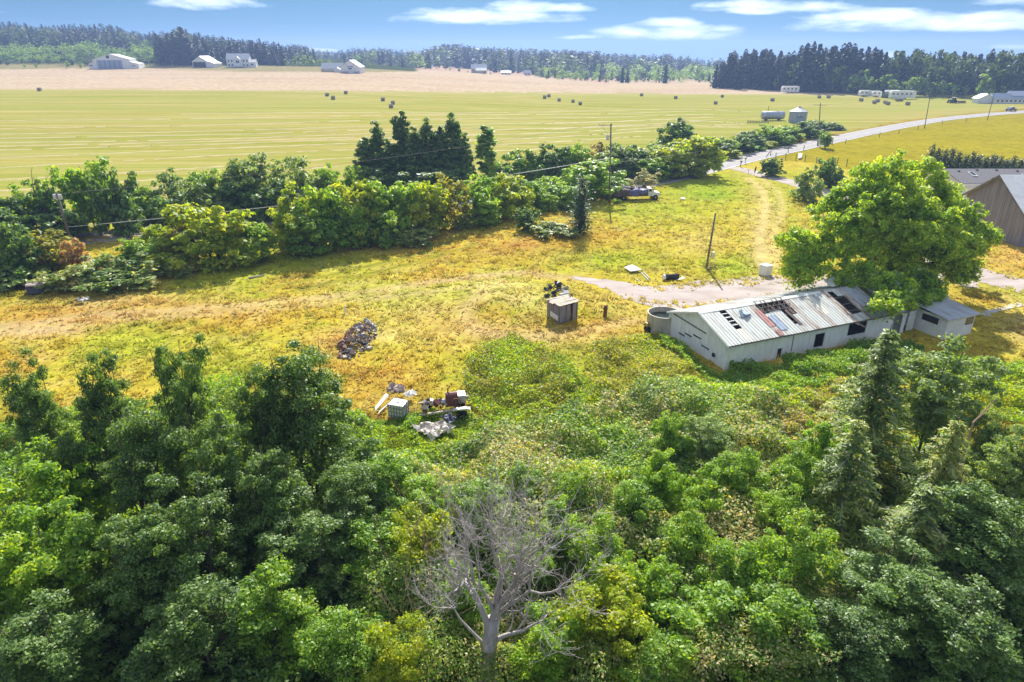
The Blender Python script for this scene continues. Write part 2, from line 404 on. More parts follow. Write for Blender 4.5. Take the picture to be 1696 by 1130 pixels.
    layH((.36, .345, .06), np.exp(-((v - 172) / 14) ** 2) * .6); layH((.48, .36, .14), sstep(500, 100, u) * np.exp(-((v - 215) / 20) ** 2) * .5)
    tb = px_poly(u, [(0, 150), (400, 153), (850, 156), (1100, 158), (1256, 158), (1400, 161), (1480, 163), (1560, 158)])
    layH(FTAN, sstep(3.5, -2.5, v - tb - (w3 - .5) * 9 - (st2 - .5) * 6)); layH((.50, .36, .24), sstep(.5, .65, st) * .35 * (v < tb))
    layH((.25, .35, .03), sstep(1430, 1520, u) * (v > 150) * .8)
    layH((.60, .43, .33), ((u > 690) & (u < 1010) & (v < px_poly(u, [(690, 116), (850, 124), (930, 131), (1010, 140)]))) * .8)
    layH((.30, .29, .10), (v < px_poly(u, [(0, 115), (240, 113), (420, 119), (600, 120), (690, 119), (700, 100), (2000, 100)])) * .8)
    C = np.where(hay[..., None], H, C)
    # verge and the field right of the road
    verge = ((v < edge + 4) & (v > edge - px_poly(u, [(1300, 4), (1420, 16), (1550, 11), (1700, 7)])) & (u > 1330))
    C = np.where(verge[..., None], np.asarray((.40, .30, .10)) * (.7 + .6 * w2[..., None]), C)
    rf = (~hay) & (v < px_poly(u, [(1200, 262), (1280, 268), (1330, 268), (1430, 285), (1520, 300), (1700, 330)])) & (u > 1225)
    RC = np.asarray(RFLD) * (.85 + .35 * fbm(x * .05, y * .2, 71)[..., None])
    C = np.where((rf & ~verge)[..., None], RC, C)
    far = (y > 640) & (v < 128)
    C = np.where((far & (u < 690))[..., None], np.asarray((.07, .10, .03)), C)
    fld = hay | rf | far
    C = C * np.where(fld[..., None], np.array([.69, .665, .36]), np.array([.88, .93, .72]))
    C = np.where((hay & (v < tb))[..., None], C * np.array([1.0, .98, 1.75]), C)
    if want_field == 'track': return np.clip(C, .005, .9), trk
    if want_field: return np.clip(C, .005, .9), (hay & (v > tb - 3)).astype(float)
    return np.clip(C, 0.005, 0.9)
def axis(lo, hi, step, far_lo, far_hi, g=1.10):
    a = list(np.arange(lo, hi + 1e-6, step))
    s = step; p = a[-1]
    while p < far_hi: s *= g; p += s; a.append(p)
    s = step; p = a[0]; pre = []
    while p > far_lo: s *= g; p -= s; pre.append(p)
    return np.array(pre[::-1] + a)
def build_ground():
    xs = axis(-75, 100, .8, -3200, 3200, 1.07); ys = axis(14, 125, .8, -260, 4200, 1.035)
    X, Y = np.meshgrid(xs, ys); Z = T(X, Y)
    n, m = len(ys), len(xs)
    V = np.stack([X, Y, Z], -1).reshape(-1, 3)
    idx = np.arange(n * m).reshape(n, m)
    Q = np.stack([idx[:-1, :-1], idx[:-1, 1:], idx[1:, 1:], idx[1:, :-1]], -1).reshape(-1, 4)
    me = bpy.data.meshes.new("ground")
    me.vertices.add(n * m); me.vertices.foreach_set("co", V.reshape(-1))
    me.loops.add(Q.size); me.loops.foreach_set("vertex_index", Q.reshape(-1).astype(np.int32))
    me.polygons.add(len(Q)); me.polygons.foreach_set("loop_start", np.arange(0, Q.size, 4, dtype=np.int32))
    me.polygons.foreach_set("use_smooth", [True] * len(Q))
    ca = me.color_attributes.new("Col", 'FLOAT_COLOR', 'POINT')
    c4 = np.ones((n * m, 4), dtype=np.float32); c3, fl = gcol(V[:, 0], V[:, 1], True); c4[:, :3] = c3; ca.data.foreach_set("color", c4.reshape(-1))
    me.attributes.new("Field", 'FLOAT', 'POINT').data.foreach_set("value", fl.astype(np.float32))
    me.materials.append(MATS["ground_cover"]); me.update()
    return struct(link("ground", me))
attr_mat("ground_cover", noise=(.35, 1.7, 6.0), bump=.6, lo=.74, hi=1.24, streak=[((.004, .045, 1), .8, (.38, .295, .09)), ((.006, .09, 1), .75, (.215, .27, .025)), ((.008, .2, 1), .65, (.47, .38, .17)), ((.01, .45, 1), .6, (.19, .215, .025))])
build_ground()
# ------------------------------------------------------------------ road, drive, slabs
mat("asphalt", (.31, .295, .30), (.23, .22, .225), rough=.85, scale=.6, bump=.1)
mat("gravel", (.47, .405, .38), (.27, .22, .19), rough=.95, scale=.38, bump=.5, lo=.3, hi=.68, detail=14, stretch=(.6, 1.5, 1))
mat("paint_white", (.80, .79, .74), (.6, .6, .56), rough=.6, scale=3)
mat("paint_yellow", (.62, .48, .12), (.5, .4, .15), rough=.6, scale=3)
mat("concrete", (.55, .51, .47), (.42, .38, .34), rough=.9, scale=1.5, bump=.1)
def catmull(P, k=10):
    P = [Vector((p.x, p.y, 0)) for p in P]; P = [P[0] * 2 - P[1]] + P + [P[-1] * 2 - P[-2]]
    out = []
    for i in range(1, len(P) - 2):
        for j in range(k):
            t = j / k
            out.append(.5 * ((2 * P[i]) + (P[i + 1] - P[i - 1]) * t + (2 * P[i - 1] - 5 * P[i] + 4 * P[i + 1] - P[i + 2]) * t * t + (3 * P[i] - P[i - 1] - 3 * P[i + 1] + P[i + 2]) * t ** 3))
    out.append(P[-2]); return out
def ribbon(name, C, off0, off1, lift, matn, jit=0.0, nx=4, seed=0):
    """a sheet along the line C between two offsets, draped on the terrain"""
    rng = random.Random(seed); V = []; F = []
    for i, p in enumerate(C):
        d = (C[min(i + 1, len(C) - 1)] - C[max(i - 1, 0)]).normalized(); s = Vector((d.y, -d.x, 0))
        a = off0(i) if callable(off0) else off0; b = off1(i) if callable(off1) else off1
        a += rng.uniform(-jit, jit); b += rng.uniform(-jit, jit)
        for k in range(nx + 1):
            q = p + s * (a + (b - a) * k / nx); V.append((q.x, q.y, tz(q.x, q.y) + lift))
    for i in range(len(C) - 1):
        for k in range(nx):
            o = i * (nx + 1) + k; F.append((o, o + nx + 1, o + nx + 2, o + 1))
    me = bpy.data.meshes.new(name); me.from_pydata(V, [], F); me.materials.append(MATS[matn]); me.update()
    return link(name, me)
road_px = [(-150, 432), (0, 412), (300, 378), (600, 350), (850, 331), (1009, 313), (1090, 299), (1150, 285), (1200, 272), (1256, 258.5), (1320, 245), (1381, 231.5), (1440, 219), (1500, 207.5), (1560, 198), (1630, 190.5), (1696, 185.5)]
ROAD = [G(u, v, 0.0) for u, v in road_px]
ROAD.append(ROAD[-1] + (ROAD[-1] - ROAD[-2]) * 2.0); ROAD.append(ROAD[-1] + (ROAD[-1] - ROAD[-2]) * 2.0)
RC = catmull(ROAD, 10)
struct(ribbon("road", RC, -3.6, 3.6, .05, "asphalt"))
for o_ in (-3.3, 3.3): struct(ribbon("road_marking", RC, o_ - .07, o_ + .07, .056, "paint_white", nx=1))
struct(ribbon("road_marking", RC, -.08, .08, .056, "paint_yellow", nx=1))
drv = catmull([G(*p) for p in [(1196, 277), (1225, 280), (1262, 290), (1300, 299), (1345, 312), (1400, 330), (1470, 372), (1540, 425), (1600, 448), (1650, 462), (1720, 480), (1800, 500)]], 8)
struct(ribbon("driveway", drv, lambda i: -1.7 - min(i, 60) * .014, lambda i: 1.7 + min(i, 60) * .02, .03, "gravel", jit=.22, nx=6, seed=1))
yard = catmull([G(*p) for p in [(948, 459), (985, 466), (1030, 476), (1080, 488), (1140, 490), (1210, 482), (1290, 478), (1370, 476), (1450, 462), (1540, 452), (1620, 462)]], 8)
wy = lambda i: np.interp(i, [0, 8, 16, 24, 32, 40, 60, 80], [.4, 1.2, 2.0, 3.4, 4.3, 4.6, 4.8, 3.8])
struct(ribbon("gravel_yard", yard, lambda i: -wy(i) * .9, lambda i: wy(i) * 1.0, .025, "gravel", jit=.3, nx=8, seed=2))
def slab(pxs, name="concrete_slab"):
    P = [G(u, v) for u, v in pxs]
    b = MB(); b.prism([(p.x, p.y, .0) for p in P], (0, 0, .07)); o = b.build(name, "concrete"); return struct(o)
slab([(1619, 521), (1640, 526), (1641, 522), (1629, 516.5)]); slab([(1626, 516.6), (1639, 520.6), (1657, 515.5), (1650, 511.6)]); slab([(1652, 511.2), (1661, 514.8), (1697, 507), (1687, 502)])
# ------------------------------------------------------------------ vegetation: materials
mat("bark", (.16, .13, .10), (.07, .055, .045), rough=.95, scale=6, stretch=(1, 1, .25), bump=.4)
mat("bark_pale", (.48, .44, .42), (.30, .27, .26), rough=.9, scale=5, stretch=(1, 1, .2), bump=.3)
mat("twig_tan", (.40, .28, .17), (.26, .18, .11), rough=.9, scale=5)
leaf_mat("leaf_maple", [(0.051, 0.102, 0.032), (0.099, 0.182, 0.044), (0.166, 0.262, 0.067), (0.126, 0.228, 0.032)], trans=.30, rough=.5, spec=.45)
leaf_mat("leaf_bright", [(0.093, 0.195, 0.018), (0.158, 0.3, 0.025), (0.222, 0.363, 0.031), (0.287, 0.38, 0.034)], trans=.42, rough=.5)
leaf_mat("leaf_lime", [(0.142, 0.232, 0.014), (0.213, 0.309, 0.017), (0.276, 0.348, 0.023), (0.315, 0.34, 0.029)], trans=.45, rough=.5)
leaf_mat("leaf_mid", [(0.076, 0.169, 0.023), (0.138, 0.272, 0.028), (0.216, 0.351, 0.04), (0.278, 0.373, 0.048)], trans=.36, rough=.48)
leaf_mat("leaf_willow", [(0.097, 0.178, 0.059), (0.166, 0.253, 0.088), (0.224, 0.308, 0.117), (0.254, 0.354, 0.103)], trans=.34, rough=.5)
leaf_mat("leaf_dark", [(0.05, 0.117, 0.037), (0.096, 0.185, 0.048), (0.166, 0.261, 0.068), (0.13, 0.23, 0.061)], trans=.34, rough=.5, spec=.35)
leaf_mat("leaf_olive", [(0.116, 0.145, 0.027), (0.189, 0.21, 0.033), (0.272, 0.267, 0.044), (0.165, 0.21, 0.044)], trans=.4, rough=.5)
leaf_mat("leaf_needle", [(0.081, 0.154, 0.047), (0.162, 0.257, 0.063), (0.284, 0.367, 0.09), (0.405, 0.423, 0.118)], trans=.25, rough=.5)
leaf_mat("leaf_needle_dark", [(0.023, 0.061, 0.035), (0.042, 0.098, 0.047), (0.079, 0.145, 0.062)], trans=.15, rough=.5)
leaf_mat("leaf_orange", [(0.281, 0.17, 0.069), (0.393, 0.25, 0.103), (0.468, 0.34, 0.161), (0.514, 0.43, 0.23)], trans=.3, rough=.7)
leaf_mat("leaf_bramble", [(0.058, 0.14, 0.029), (0.126, 0.224, 0.046), (0.204, 0.29, 0.073), (0.293, 0.345, 0.122), (0.508, 0.448, 0.212)], trans=.34, rough=.5, spec=.35, clump=.22)
leaf_mat("leaf_cream", [(0.145, 0.178, 0.055), (0.266, 0.261, 0.099), (0.411, 0.356, 0.176), (0.544, 0.451, 0.275)], trans=.3, rough=.6)
leaf_mat("leaf_grey", [(0.154, 0.184, 0.1), (0.242, 0.27, 0.16), (0.352, 0.356, 0.24), (0.44, 0.432, 0.32)], trans=.3, rough=.6)
leaf_mat("leaf_locust", [(0.093, 0.19, 0.027), (0.184, 0.322, 0.033), (0.303, 0.433, 0.041), (0.395, 0.479, 0.046)], trans=.40, rough=.48)
# ------------------------------------------------------------------ vegetation: shapes
def clump_leaves(rng, C, r, per, size, flat=.7, up=.5):
    """leaves of a set of clumps: most on the upper outside of each"""
    n = len(C) * per
    c = np.repeat(C, per, axis=0); rr = np.repeat(np.asarray(r) * np.ones(len(C)), per)
    d = rng.normal(size=(n, 3)); d[:, 2] += .35; d = unit(d)
    rad = rr * (rng.random(n) ** .45) * rng.uniform(.75, 1.12, n)
    P = c + d * rad[:, None] * np.array([1, 1, flat])
    Nn = unit(d * .7 + np.array([0, 0, up]) + rng.normal(size=(n, 3)) * .55)
    return leaves(P, Nn, size * rng.uniform(.6, 1.25, n), rng)
def envelope_points(rng, lobes, n, shell=.55):
    out = []
    w = np.array([l[3] * l[4] * l[5] for l in lobes]) ** .67; w = w / w.sum()
    for l, k in zip(lobes, np.maximum(1, (w * n).round().astype(int))):
        d = unit(rng.normal(size=(k, 3)))
        r = shell + (1 - shell) * rng.random(k) ** .6
        r[rng.random(k) < .18] *= .55
        out.append(np.array(l[:3]) + d * r[:, None] * np.array(l[3:6]))
    return np.concatenate(out)
def limb_path(a, b, rng, sag=.15, k=4):
    a = np.asarray(a, float); b = np.asarray(b, float); L = np.linalg.norm(b - a)
    pts = []
    for i in range(k + 1):
        t = i / k; p = a * (1 - t) + b * t
        p = p + np.array([0, 0, math.sin(math.pi * t) * L * sag]) + (rng.normal(size=3) * L * .03 if 0 < i < k else 0)
        pts.append(p)
    return pts
def make_tree(name, seed, lobes, n_clump, clump_r, per, leaf, leafmat, trunk_h, trunk_r, n_limb=14, stems=1, bark="bark", flat=.7, shell=.55, extra=None):
    """meshes of a broadleaf tree about its base: (trunk mesh, crown mesh)"""
    rng = np.random.default_rng(seed)
    C = envelope_points(rng, lobes, n_clump, shell)
    C = C[C[:, 2] > (.25 if max(l[2] for l in lobes) > 2 else .03)]
    V = clump_leaves(rng, C, rng.uniform(.65, 1.25, len(C)) * clump_r, per, leaf, flat)
    crown = quads_mesh(name + "_crown", V, leafmat)
    b = MB()
    top = max(l[2] + l[5] * .6 for l in lobes)
    cx = np.mean([l[0] for l in lobes]); cy = np.mean([l[1] for l in lobes])
    for s in range(stems):
        ang = 2 * math.pi * s / max(stems, 1) + rng.random()
        sp = .0 if stems == 1 else .28
        e = np.array([cx + math.cos(ang) * sp * top * .6, cy + math.sin(ang) * sp * top * .6, top])
        b0 = np.array([math.cos(ang) * trunk_r * (0 if stems == 1 else 1.2), math.sin(ang) * trunk_r * (0 if stems == 1 else 1.2), -.15])
        k = 7; pts = []
        for i in range(k + 1):
            t = i / k
            p = b0 * (1 - t) + e * t + (rng.normal(size=3) * np.array([.1, .1, 0]) * top * .12 * math.sin(math.pi * t))
            pts.append(p)
        rad = [trunk_r * (1 - .85 * i / k) * (1.25 if i == 0 else 1) / (1 if stems == 1 else 1.4) for i in range(k + 1)]
        b.tube(pts, rad, 7)
        sel = rng.choice(len(C), min(n_limb // stems + 1, len(C)), replace=False)
        for j in sel:
            t = np.clip(.25 + .6 * C[j][2] / top * rng.uniform(.5, .95), .2, .92); i = int(t * k); a = pts[i]
            if C[j][2] < a[2] - .8: a = pts[max(1, i - 2)]
            r0 = rad[i] * .55
            b.tube(limb_path(a, C[j], rng), [r0, r0 * .75, r0 * .5, r0 * .3, r0 * .12], 5, cap=False)
    trunk = b.mesh(name + "_trunk", bark, smooth=True)
    return trunk, crown
def put_tree(name, meshes, loc, label, cat="tree", group=None, sc=(1, 1, 1), rz=0.0, crown="crown", trunk="trunk"):
    o = thing(name, label, cat, loc, rz, group)
    o.scale = sc
    link(trunk, meshes[0], o); link(crown, meshes[1], o)
    for m in meshes[2:]: link("bare_branches", m, o)["kind"] = "stuff"
    return o
def make_conifer(name, seed, h, r, levels, nb, per, leaf, leafmat="leaf_needle", bare=0.04, droop=.25, dead=True):
    rng = np.random.default_rng(seed)
    Vs = []; tr = MB(); tw = MB()
    pts = [(0, 0, -.2)] + [(rng.normal() * .05, rng.normal() * .05, h * t) for t in np.linspace(.1, 1, 8)]
    tr.tube(pts, [h * .017 * (1.02 - i / 8) + .02 for i in range(9)], 7)
    for l in range(levels):
        t = bare + (1 - bare) * (l + rng.uniform(-.3, .3)) / levels
        z = h * min(max(t, .01), .985)
        L0 = r * (1 - t) ** .8 * (.55 if t < .12 else 1)
        for k in range(nb):
            L = L0 * rng.uniform(.5, 1.25) + .02 * r; a = 2 * math.pi * (k + rng.random() * .8) / nb + l
            d = np.array([math.cos(a), math.sin(a), 0]); s = np.array([-d[1], d[0], 0])
            n = max(4, int(per * L / r)) + 3
            q = rng.random(n) ** .7
            P = np.array([0, 0, z]) + d * (q * L)[:, None] + np.outer(.18 * L * q - droop * L * q * q * 1.6, [0, 0, 1]) + s * (rng.normal(size=n) * .13 * L * (1.15 - q * .75))[:, None] + rng.normal(size=(n, 3)) * .06
            P[:, 2] -= np.abs(rng.normal(size=n)) * .07 * L
            Nn = unit(np.array([0, 0, .9]) + d * .35 + rng.normal(size=(n, 3)) * .4)
            al = unit(d * .7 + s * np.sign(rng.normal(size=n))[:, None] * rng.uniform(.3, 1.2, n)[:, None] + np.array([0, 0, -.35]) + rng.normal(size=(n, 3)) * .2)
            Vs.append(leaves(P, Nn, leaf * rng.uniform(.6, 1.3, n), rng, aspect=.27, along=al))
            if dead and rng.random() < .55:
                e = np.array([0, 0, z]) + d * L * 1.06 + np.array([0, 0, .18 * L - droop * L * 1.5])
                m_ = np.array([0, 0, z]) + d * L * .55 + np.array([0, 0, .06 * L])
                tw.tube([(0, 0, z), m_, e], [.035, .022, .008], 4, cap=False)
    crown = quads_mesh(name + "_crown", np.concatenate(Vs), leafmat)
    out = [tr.mesh(name + "_trunk", "bark", True), crown]
    if dead and tw.v: out.append(tw.mesh(name + "_branch", "bark_pale"))
    return out
def ell(h, w, base=.15, d=None):
    """one egg-shaped crown of height h and width w"""
    return [(0, 0, h * (base + (1 - base) / 2), w / 2, (d or w) / 2, h * (1 - base) / 2)]
def lumpy(seed, h, w, n, base=.12, top=1.0):
    r = random.Random(seed); L = []
    for i in range(n):
        a = r.uniform(0, 6.28); q = r.uniform(.25, .68) * w / 2; z = h * (base + (top * .80 - base) * r.random() ** .9); s = w * r.uniform(.2, .34) * (1.2 - .55 * z / h)
        L.append((math.cos(a) * q, math.sin(a) * q, z, s, s, s * r.uniform(.8, 1.25)))
    L.append((0, 0, h * .80, w * .2, w * .2, h * .18)); L.append((0, 0, h * .38, w * .36, w * .36, h * .36))
    return L
# ------------------------------------------------------------------ hedgerows along the road
KIND = {}
def kinds():
    # every kind is made once, one unit high, and set out scaled
    def K(key, *variants): KIND[key] = list(variants)
    for key, lm, lf in (("lime", "leaf_lime", .040), ("bright", "leaf_bright", .038), ("mid", "leaf_mid", .036), ("willow", "leaf_willow", .034), ("dark", "leaf_dark", .042), ("olive", "leaf_olive", .038)):
        K(key, *[make_tree("shrub_%s_%d" % (key, s), 40 + s + len(KIND) * 7, lumpy(s + len(KIND) * 3, 1.0, 1.05, 13, .04), 150, .105, 46, lf * .92, lm, .3, .02, 12, stems=3, shell=.6) for s in range(3)])
    K("orange", make_tree("shrub_dead", 91, lumpy(5, 1, 1.0, 7, .0), 70, .12, 42, .05, "leaf_orange", .3, .02, 10, stems=3))
    K("cream", make_tree("shrub_flower", 92, lumpy(6, 1, 1.1, 7, .0), 80, .12, 40, .042, "leaf_cream", .3, .02, 10, stems=3))
    K("grey", make_tree("shrub_grey", 93, lumpy(9, 1, 1.2, 7, .0), 80, .12, 40, .04, "leaf_grey", .3, .02, 10, stems=3))
    K("tall", *[make_tree("poplar_%d" % s, 60 + s, [(0, 0, .30 + .12 * q_, .17 * (1.25 - .17 * q_), .17 * (1.25 - .17 * q_), .13) for q_ in range(5)] + [(.03, 0, .88, .045, .045, .11), (-.06, .04, .78, .05, .05, .09)], 190, .048, 46, .0185, "leaf_dark" if s % 2 else "leaf_maple", .3, .018, 26, shell=.5) for s in range(3)])
    K("column", make_tree("columnar", 71, [(0, 0, .52, .085, .085, .46), (0, 0, .8, .06, .06, .2)], 80, .05, 42, .022, "leaf_mid", .3, .014, 8))
    K("bramble", *[make_tree("bramble_%d" % s, 80 + s, [(r_.uniform(-.4, .4), r_.uniform(-.4, .4), r_.uniform(.2, .6), .34, .34, .35) for r_ in [random.Random(s * 9 + q) for q in range(7)]], 90, .13, 34, .05, "leaf_bramble", .3, .01, 6, stems=2) for s in range(2)])
kinds()
HB = "shrubs of the roadside hedgerow"
SH_LABEL = {"lime": "rounded yellow-green shrub", "bright": "bright green leafy shrub", "mid": "mid-green bushy shrub",
            "willow": "pale grey-green willow shrub", "dark": "dark dense small tree", "olive": "olive-topped dark shrub",
            "bramble": "low sprawling bramble clump", "tall": "tall dark narrow tree rising from the hedgerow,",
            "cream": "shrub with cream flower heads"}
NAMES = {"lime": "hedgerow_shrub", "bright": "hedgerow_shrub", "mid": "hedgerow_shrub", "willow": "willow_shrub", "dark": "hedgerow_tree", "olive": "hedgerow_shrub", "orange": "dead_shrub", "cream": "flowering_shrub", "tall": "tall_tree", "column": "columnar_tree", "bramble": "bramble_clump", "grey": "grey_shrub"}
_vi = {}
WHERE_B = [(120, "behind the pole with transformers"), (262, "across the road from the orange shrub"), (600, "between the pole with transformers and the tall dark trees"), (800, "at the foot of the tall dark trees"), (965, "between the columnar tree and the tall crossarm pole"), (1120, "behind the tall crossarm pole"), (1268, "lining the road before the steel tank"), (9999, "lining the road before the grain bin")]
WHERE_F = [(150, "beside the withered orange shrub"), (450, "above the weathered log"), (625, "in the hedge's unbroken middle stretch"), (765, "in front of the tall dark trees"), (890, "in front of the columnar tree"), (1030, "around the small dark spruce"), (9999, "where the road comes out of the hedge")]
def shrub(u, vb, vt, wpx, kind, label=None, group=None, Y=None, squash=1.0, cat=None):
    """a shrub whose foot is seen at (u, vb), its top at vt, its width in photo pixels"""
    p = G(u, vb) if Y is None else Vector((ZY(u, vb, Y).x, Y, 0)); p.z = tz(p.x, p.y)
    top = ZY(u, vt, p.y)
    h = max(.5, top.z - p.z)
    dep = p.y * math.cos(PITCH) + (CH - p.z - h / 2) * math.sin(PITCH)
    p.x = (u - 848) / FPX * dep
    w = wpx * 1.1 / FPX * dep
    i = _vi.get(kind, 0); _vi[kind] = i + 1
    ms = KIND[kind][i % len(KIND[kind])]
    native = {"tall": .42, "column": .19, "grey": 1.2, "bramble": 1.1}.get(kind, 1.05)
    if not label and kind == "tall": label = group = "tall dark narrow-crowned tree rising above the hedgerow beside the columnar tree"
    if not label:
        back = u > 1180 or (len(_vi) and vb < px_poly(u, [(0, 412), (300, 378), (600, 350), (850, 331), (1009, 313), (1150, 285)]) + 2)
        wh = WHERE_B if back else WHERE_F
        label = SH_LABEL[kind] + " " + [w for (lim, w) in wh if u < lim][0]; group = label
    o = put_tree(NAMES[kind], ms, p, label, cat or ("tree" if kind in ("tall", "column", "dark") else "shrub"),
                 group, (w / native, w / native * squash, h * 1.04), (i * 2.4) % 6.28)
    return o
for row in [
    # back row, field side of the road
    (-30, 400, 318, 110, "mid"), (20, 395, 330, 90, "dark"), (75, 385, 300, 80, "mid"), (145, 380, 272, 84, "bright"), (192, 388, 282, 70, "dark"), (235, 372, 310, 60, "mid"), (282, 362, 282, 84, "willow"), (340, 360, 277, 76, "mid"), (335, 372, 300, 70, "willow"), (398, 356, 264, 92, "willow"), (440, 352, 268, 76, "willow"), (492, 350, 258, 92, "willow"), (545, 340, 272, 56, "bright"), (585, 335, 276, 40, "mid"), (455, 362, 300, 90, "dark"), (380, 366, 305, 90, "dark"), (300, 378, 320, 80, "dark"), (90, 402, 345, 90, "dark"), (10, 410, 350, 90, "dark"),
    (608, 322, 226, 50, "tall"), (628, 320, 206, 48, "tall"), (648, 322, 232, 46, "tall"), (668, 318, 182, 50, "tall"), (690, 320, 214, 46, "tall"), (709, 318, 198, 46, "tall"), (730, 318, 208, 48, "tall"), (750, 316, 192, 50, "tall"), (768, 318, 222, 40, "tall"), (690, 328, 276, 120, "dark"), (745, 326, 272, 80, "dark"), (620, 332, 280, 70, "dark"),
    (832, 312, 268, 56, "bright"), (868, 308, 248, 70, "mid"), (905, 304, 240, 72, "dark"), (940, 302, 238, 64, "mid"), (1018, 296, 243, 64, "willow"), (1055, 294, 240, 76, "dark"), (1085, 288, 245, 54, "mid"),
    (1186, 262, 232, 50, "dark"), (1205, 257, 226, 46, "mid"), (1226, 252, 223, 46, "dark"), (1250, 246, 216, 48, "dark"), (1276, 240, 210, 50, "bright"), (1303, 235, 208, 46, "mid"), (1329, 228, 202, 46, "dark"), (1356, 221, 200, 42, "dark"), (1380, 215, 203, 34, "dark"), (1292, 239, 223, 40, "bright"), (1240, 250, 236, 40, "bright"), (1340, 228, 215, 36, "bright"), (1204, 261, 246, 40, "lime"), (1316, 234, 220, 36, "lime"), (1265, 245, 232, 36, "lime"),
    # front row, yard side
    (18, 462, 372, 86, "dark"), (62, 452, 384, 96, "olive"), (350, 440, 343, 136, "lime"), (300, 436, 376, 76, "olive"), (264, 430, 372, 54, "lime"), (400, 432, 368, 80, "bright"), (225, 452, 398, 70, "mid"),
    (492, 414, 308, 92, "lime"), (548, 410, 306, 92, "bright"), (600, 402, 300, 84, "lime"), (650, 396, 304, 84, "bright"), (700, 388, 302, 78, "lime"), (738, 378, 296, 72, "olive"), (520, 420, 350, 90, "mid"), (640, 408, 345, 60, "mid"), (585, 414, 345, 60, "mid"),
    (790, 368, 292, 74, "bright"), (842, 358, 290, 84, "lime"), (800, 374, 330, 60, "bright"), (884, 348, 300, 60, "bright"), (920, 336, 294, 64, "bright"), (972, 330, 264, 104, "bright"), (1010, 322, 290, 60, "mid"), (905, 350, 318, 40, "mid"), (940, 344, 306, 60, "bright"),
    (1110, 292, 240, 84, "lime"), (1152, 290, 226, 88, "lime"), (1090, 300, 262, 60, "bright"), (873, 382, 346, 38, "dark"),
    (170, 468, 424, 80, "bramble"), (235, 462, 420, 80, "bramble"), (285, 452, 424, 60, "bramble"), (120, 478, 440, 80, "bramble"), (40, 470, 440, 80, "bramble"), (-20, 480, 440, 90, "bramble"), (200, 476, 448, 90, "bramble"), (430, 428, 384, 50, "cream"), (988, 288, 236, 44, "cream"), (690, 400, 372, 60, "bramble"), (905, 390, 368, 50, "bramble"), (935, 392, 372, 46, "bramble"), (660, 404, 380, 70, "bramble"), (770, 378, 352, 44, "bramble")]:
    shrub(*row)
shrub(128, 455, 398, 52, "orange", "dead shrub with orange-brown withered leaves beside the leaning utility pole")
shrub(806, 308, 211, 30, "column", "slim columnar green tree standing alone beside the tall dark trees")
shrub(1118, 262, 194, 70, "dark", "dark round tree standing tallest beside the yellow-green roadside trees")
shrub(1066, 316, 280, 58, "grey", "pale grey-green shrub behind the tarped truck")
shrub(1277, 292, 263, 38, "dark", "round dark green shrub beside the driveway near the mailboxes", cat="shrub")
shrub(1338, 333, 279, 48, "willow", "grey-green juniper shrub beside the driveway, nearest the big tree")
shrub(1374, 310, 262, 46, "dark", "dark juniper shrub beside the driveway, behind the grey-green one", cat="shrub")
shrub(1369, 246, 219, 26, "mid", "small green shrub at the foot of the roadside pole with crossarm")
shrub(302, 452, 428, 17, "bright", "small bright green broom plant in the yellow grass before the hedgerow")
SNAG = MB(); rs = np.random.default_rng(4)
for k_ in range(5):
    a_ = (rs.normal() * .3, rs.normal() * .3, 0); e_ = (rs.normal() * 1.0, rs.normal() * .6, rs.uniform(6.5, 9.5))
    SNAG.tube(limb_path(a_, e_, rs, .02), [.10, .08, .06, .04, .015], 5)
    for q_ in range(5):
        t_ = rs.uniform(.6, .95); m_ = np.array(a_) * (1 - t_) + np.array(e_) * t_
        SNAG.tube([m_, m_ + rs.normal(size=3) * np.array([.8, .6, .5]) + np.array([0, 0, .5])], [.03, .01], 4)
p_ = G(80, 392); tag(SNAG.build("dead_snag", "bark", None, p_), "bare dead branches poking up behind the leaning utility pole", "tree")
# the small conifer before the hedge
CON_S = make_conifer("small_conifer", 11, 1.0, .23, 22, 7, 26, .034, "leaf_needle_dark", dead=False)
def conifer(ms, u, vb, vt, wpx, native_w, label, name="conifer", group=None, rz=0.0, Y=None):
    p = G(u, vb) if Y is None else ZY(u, vb, Y); p.z = tz(p.x, p.y)
    h = ZY(u, vt, p.y).z - p.z; dep = p.y * math.cos(PITCH) + (CH - p.z - h / 2) * math.sin(PITCH)
    p.x = (u - 848) / FPX * dep; w = wpx / FPX * dep
    return put_tree(name, ms, p, label, "tree", group, (w / native_w, w / native_w, h), rz)
conifer(CON_S, 962, 386, 296, 42, .46, "small dark spruce standing in the grass before the hedgerow", "spruce_tree")
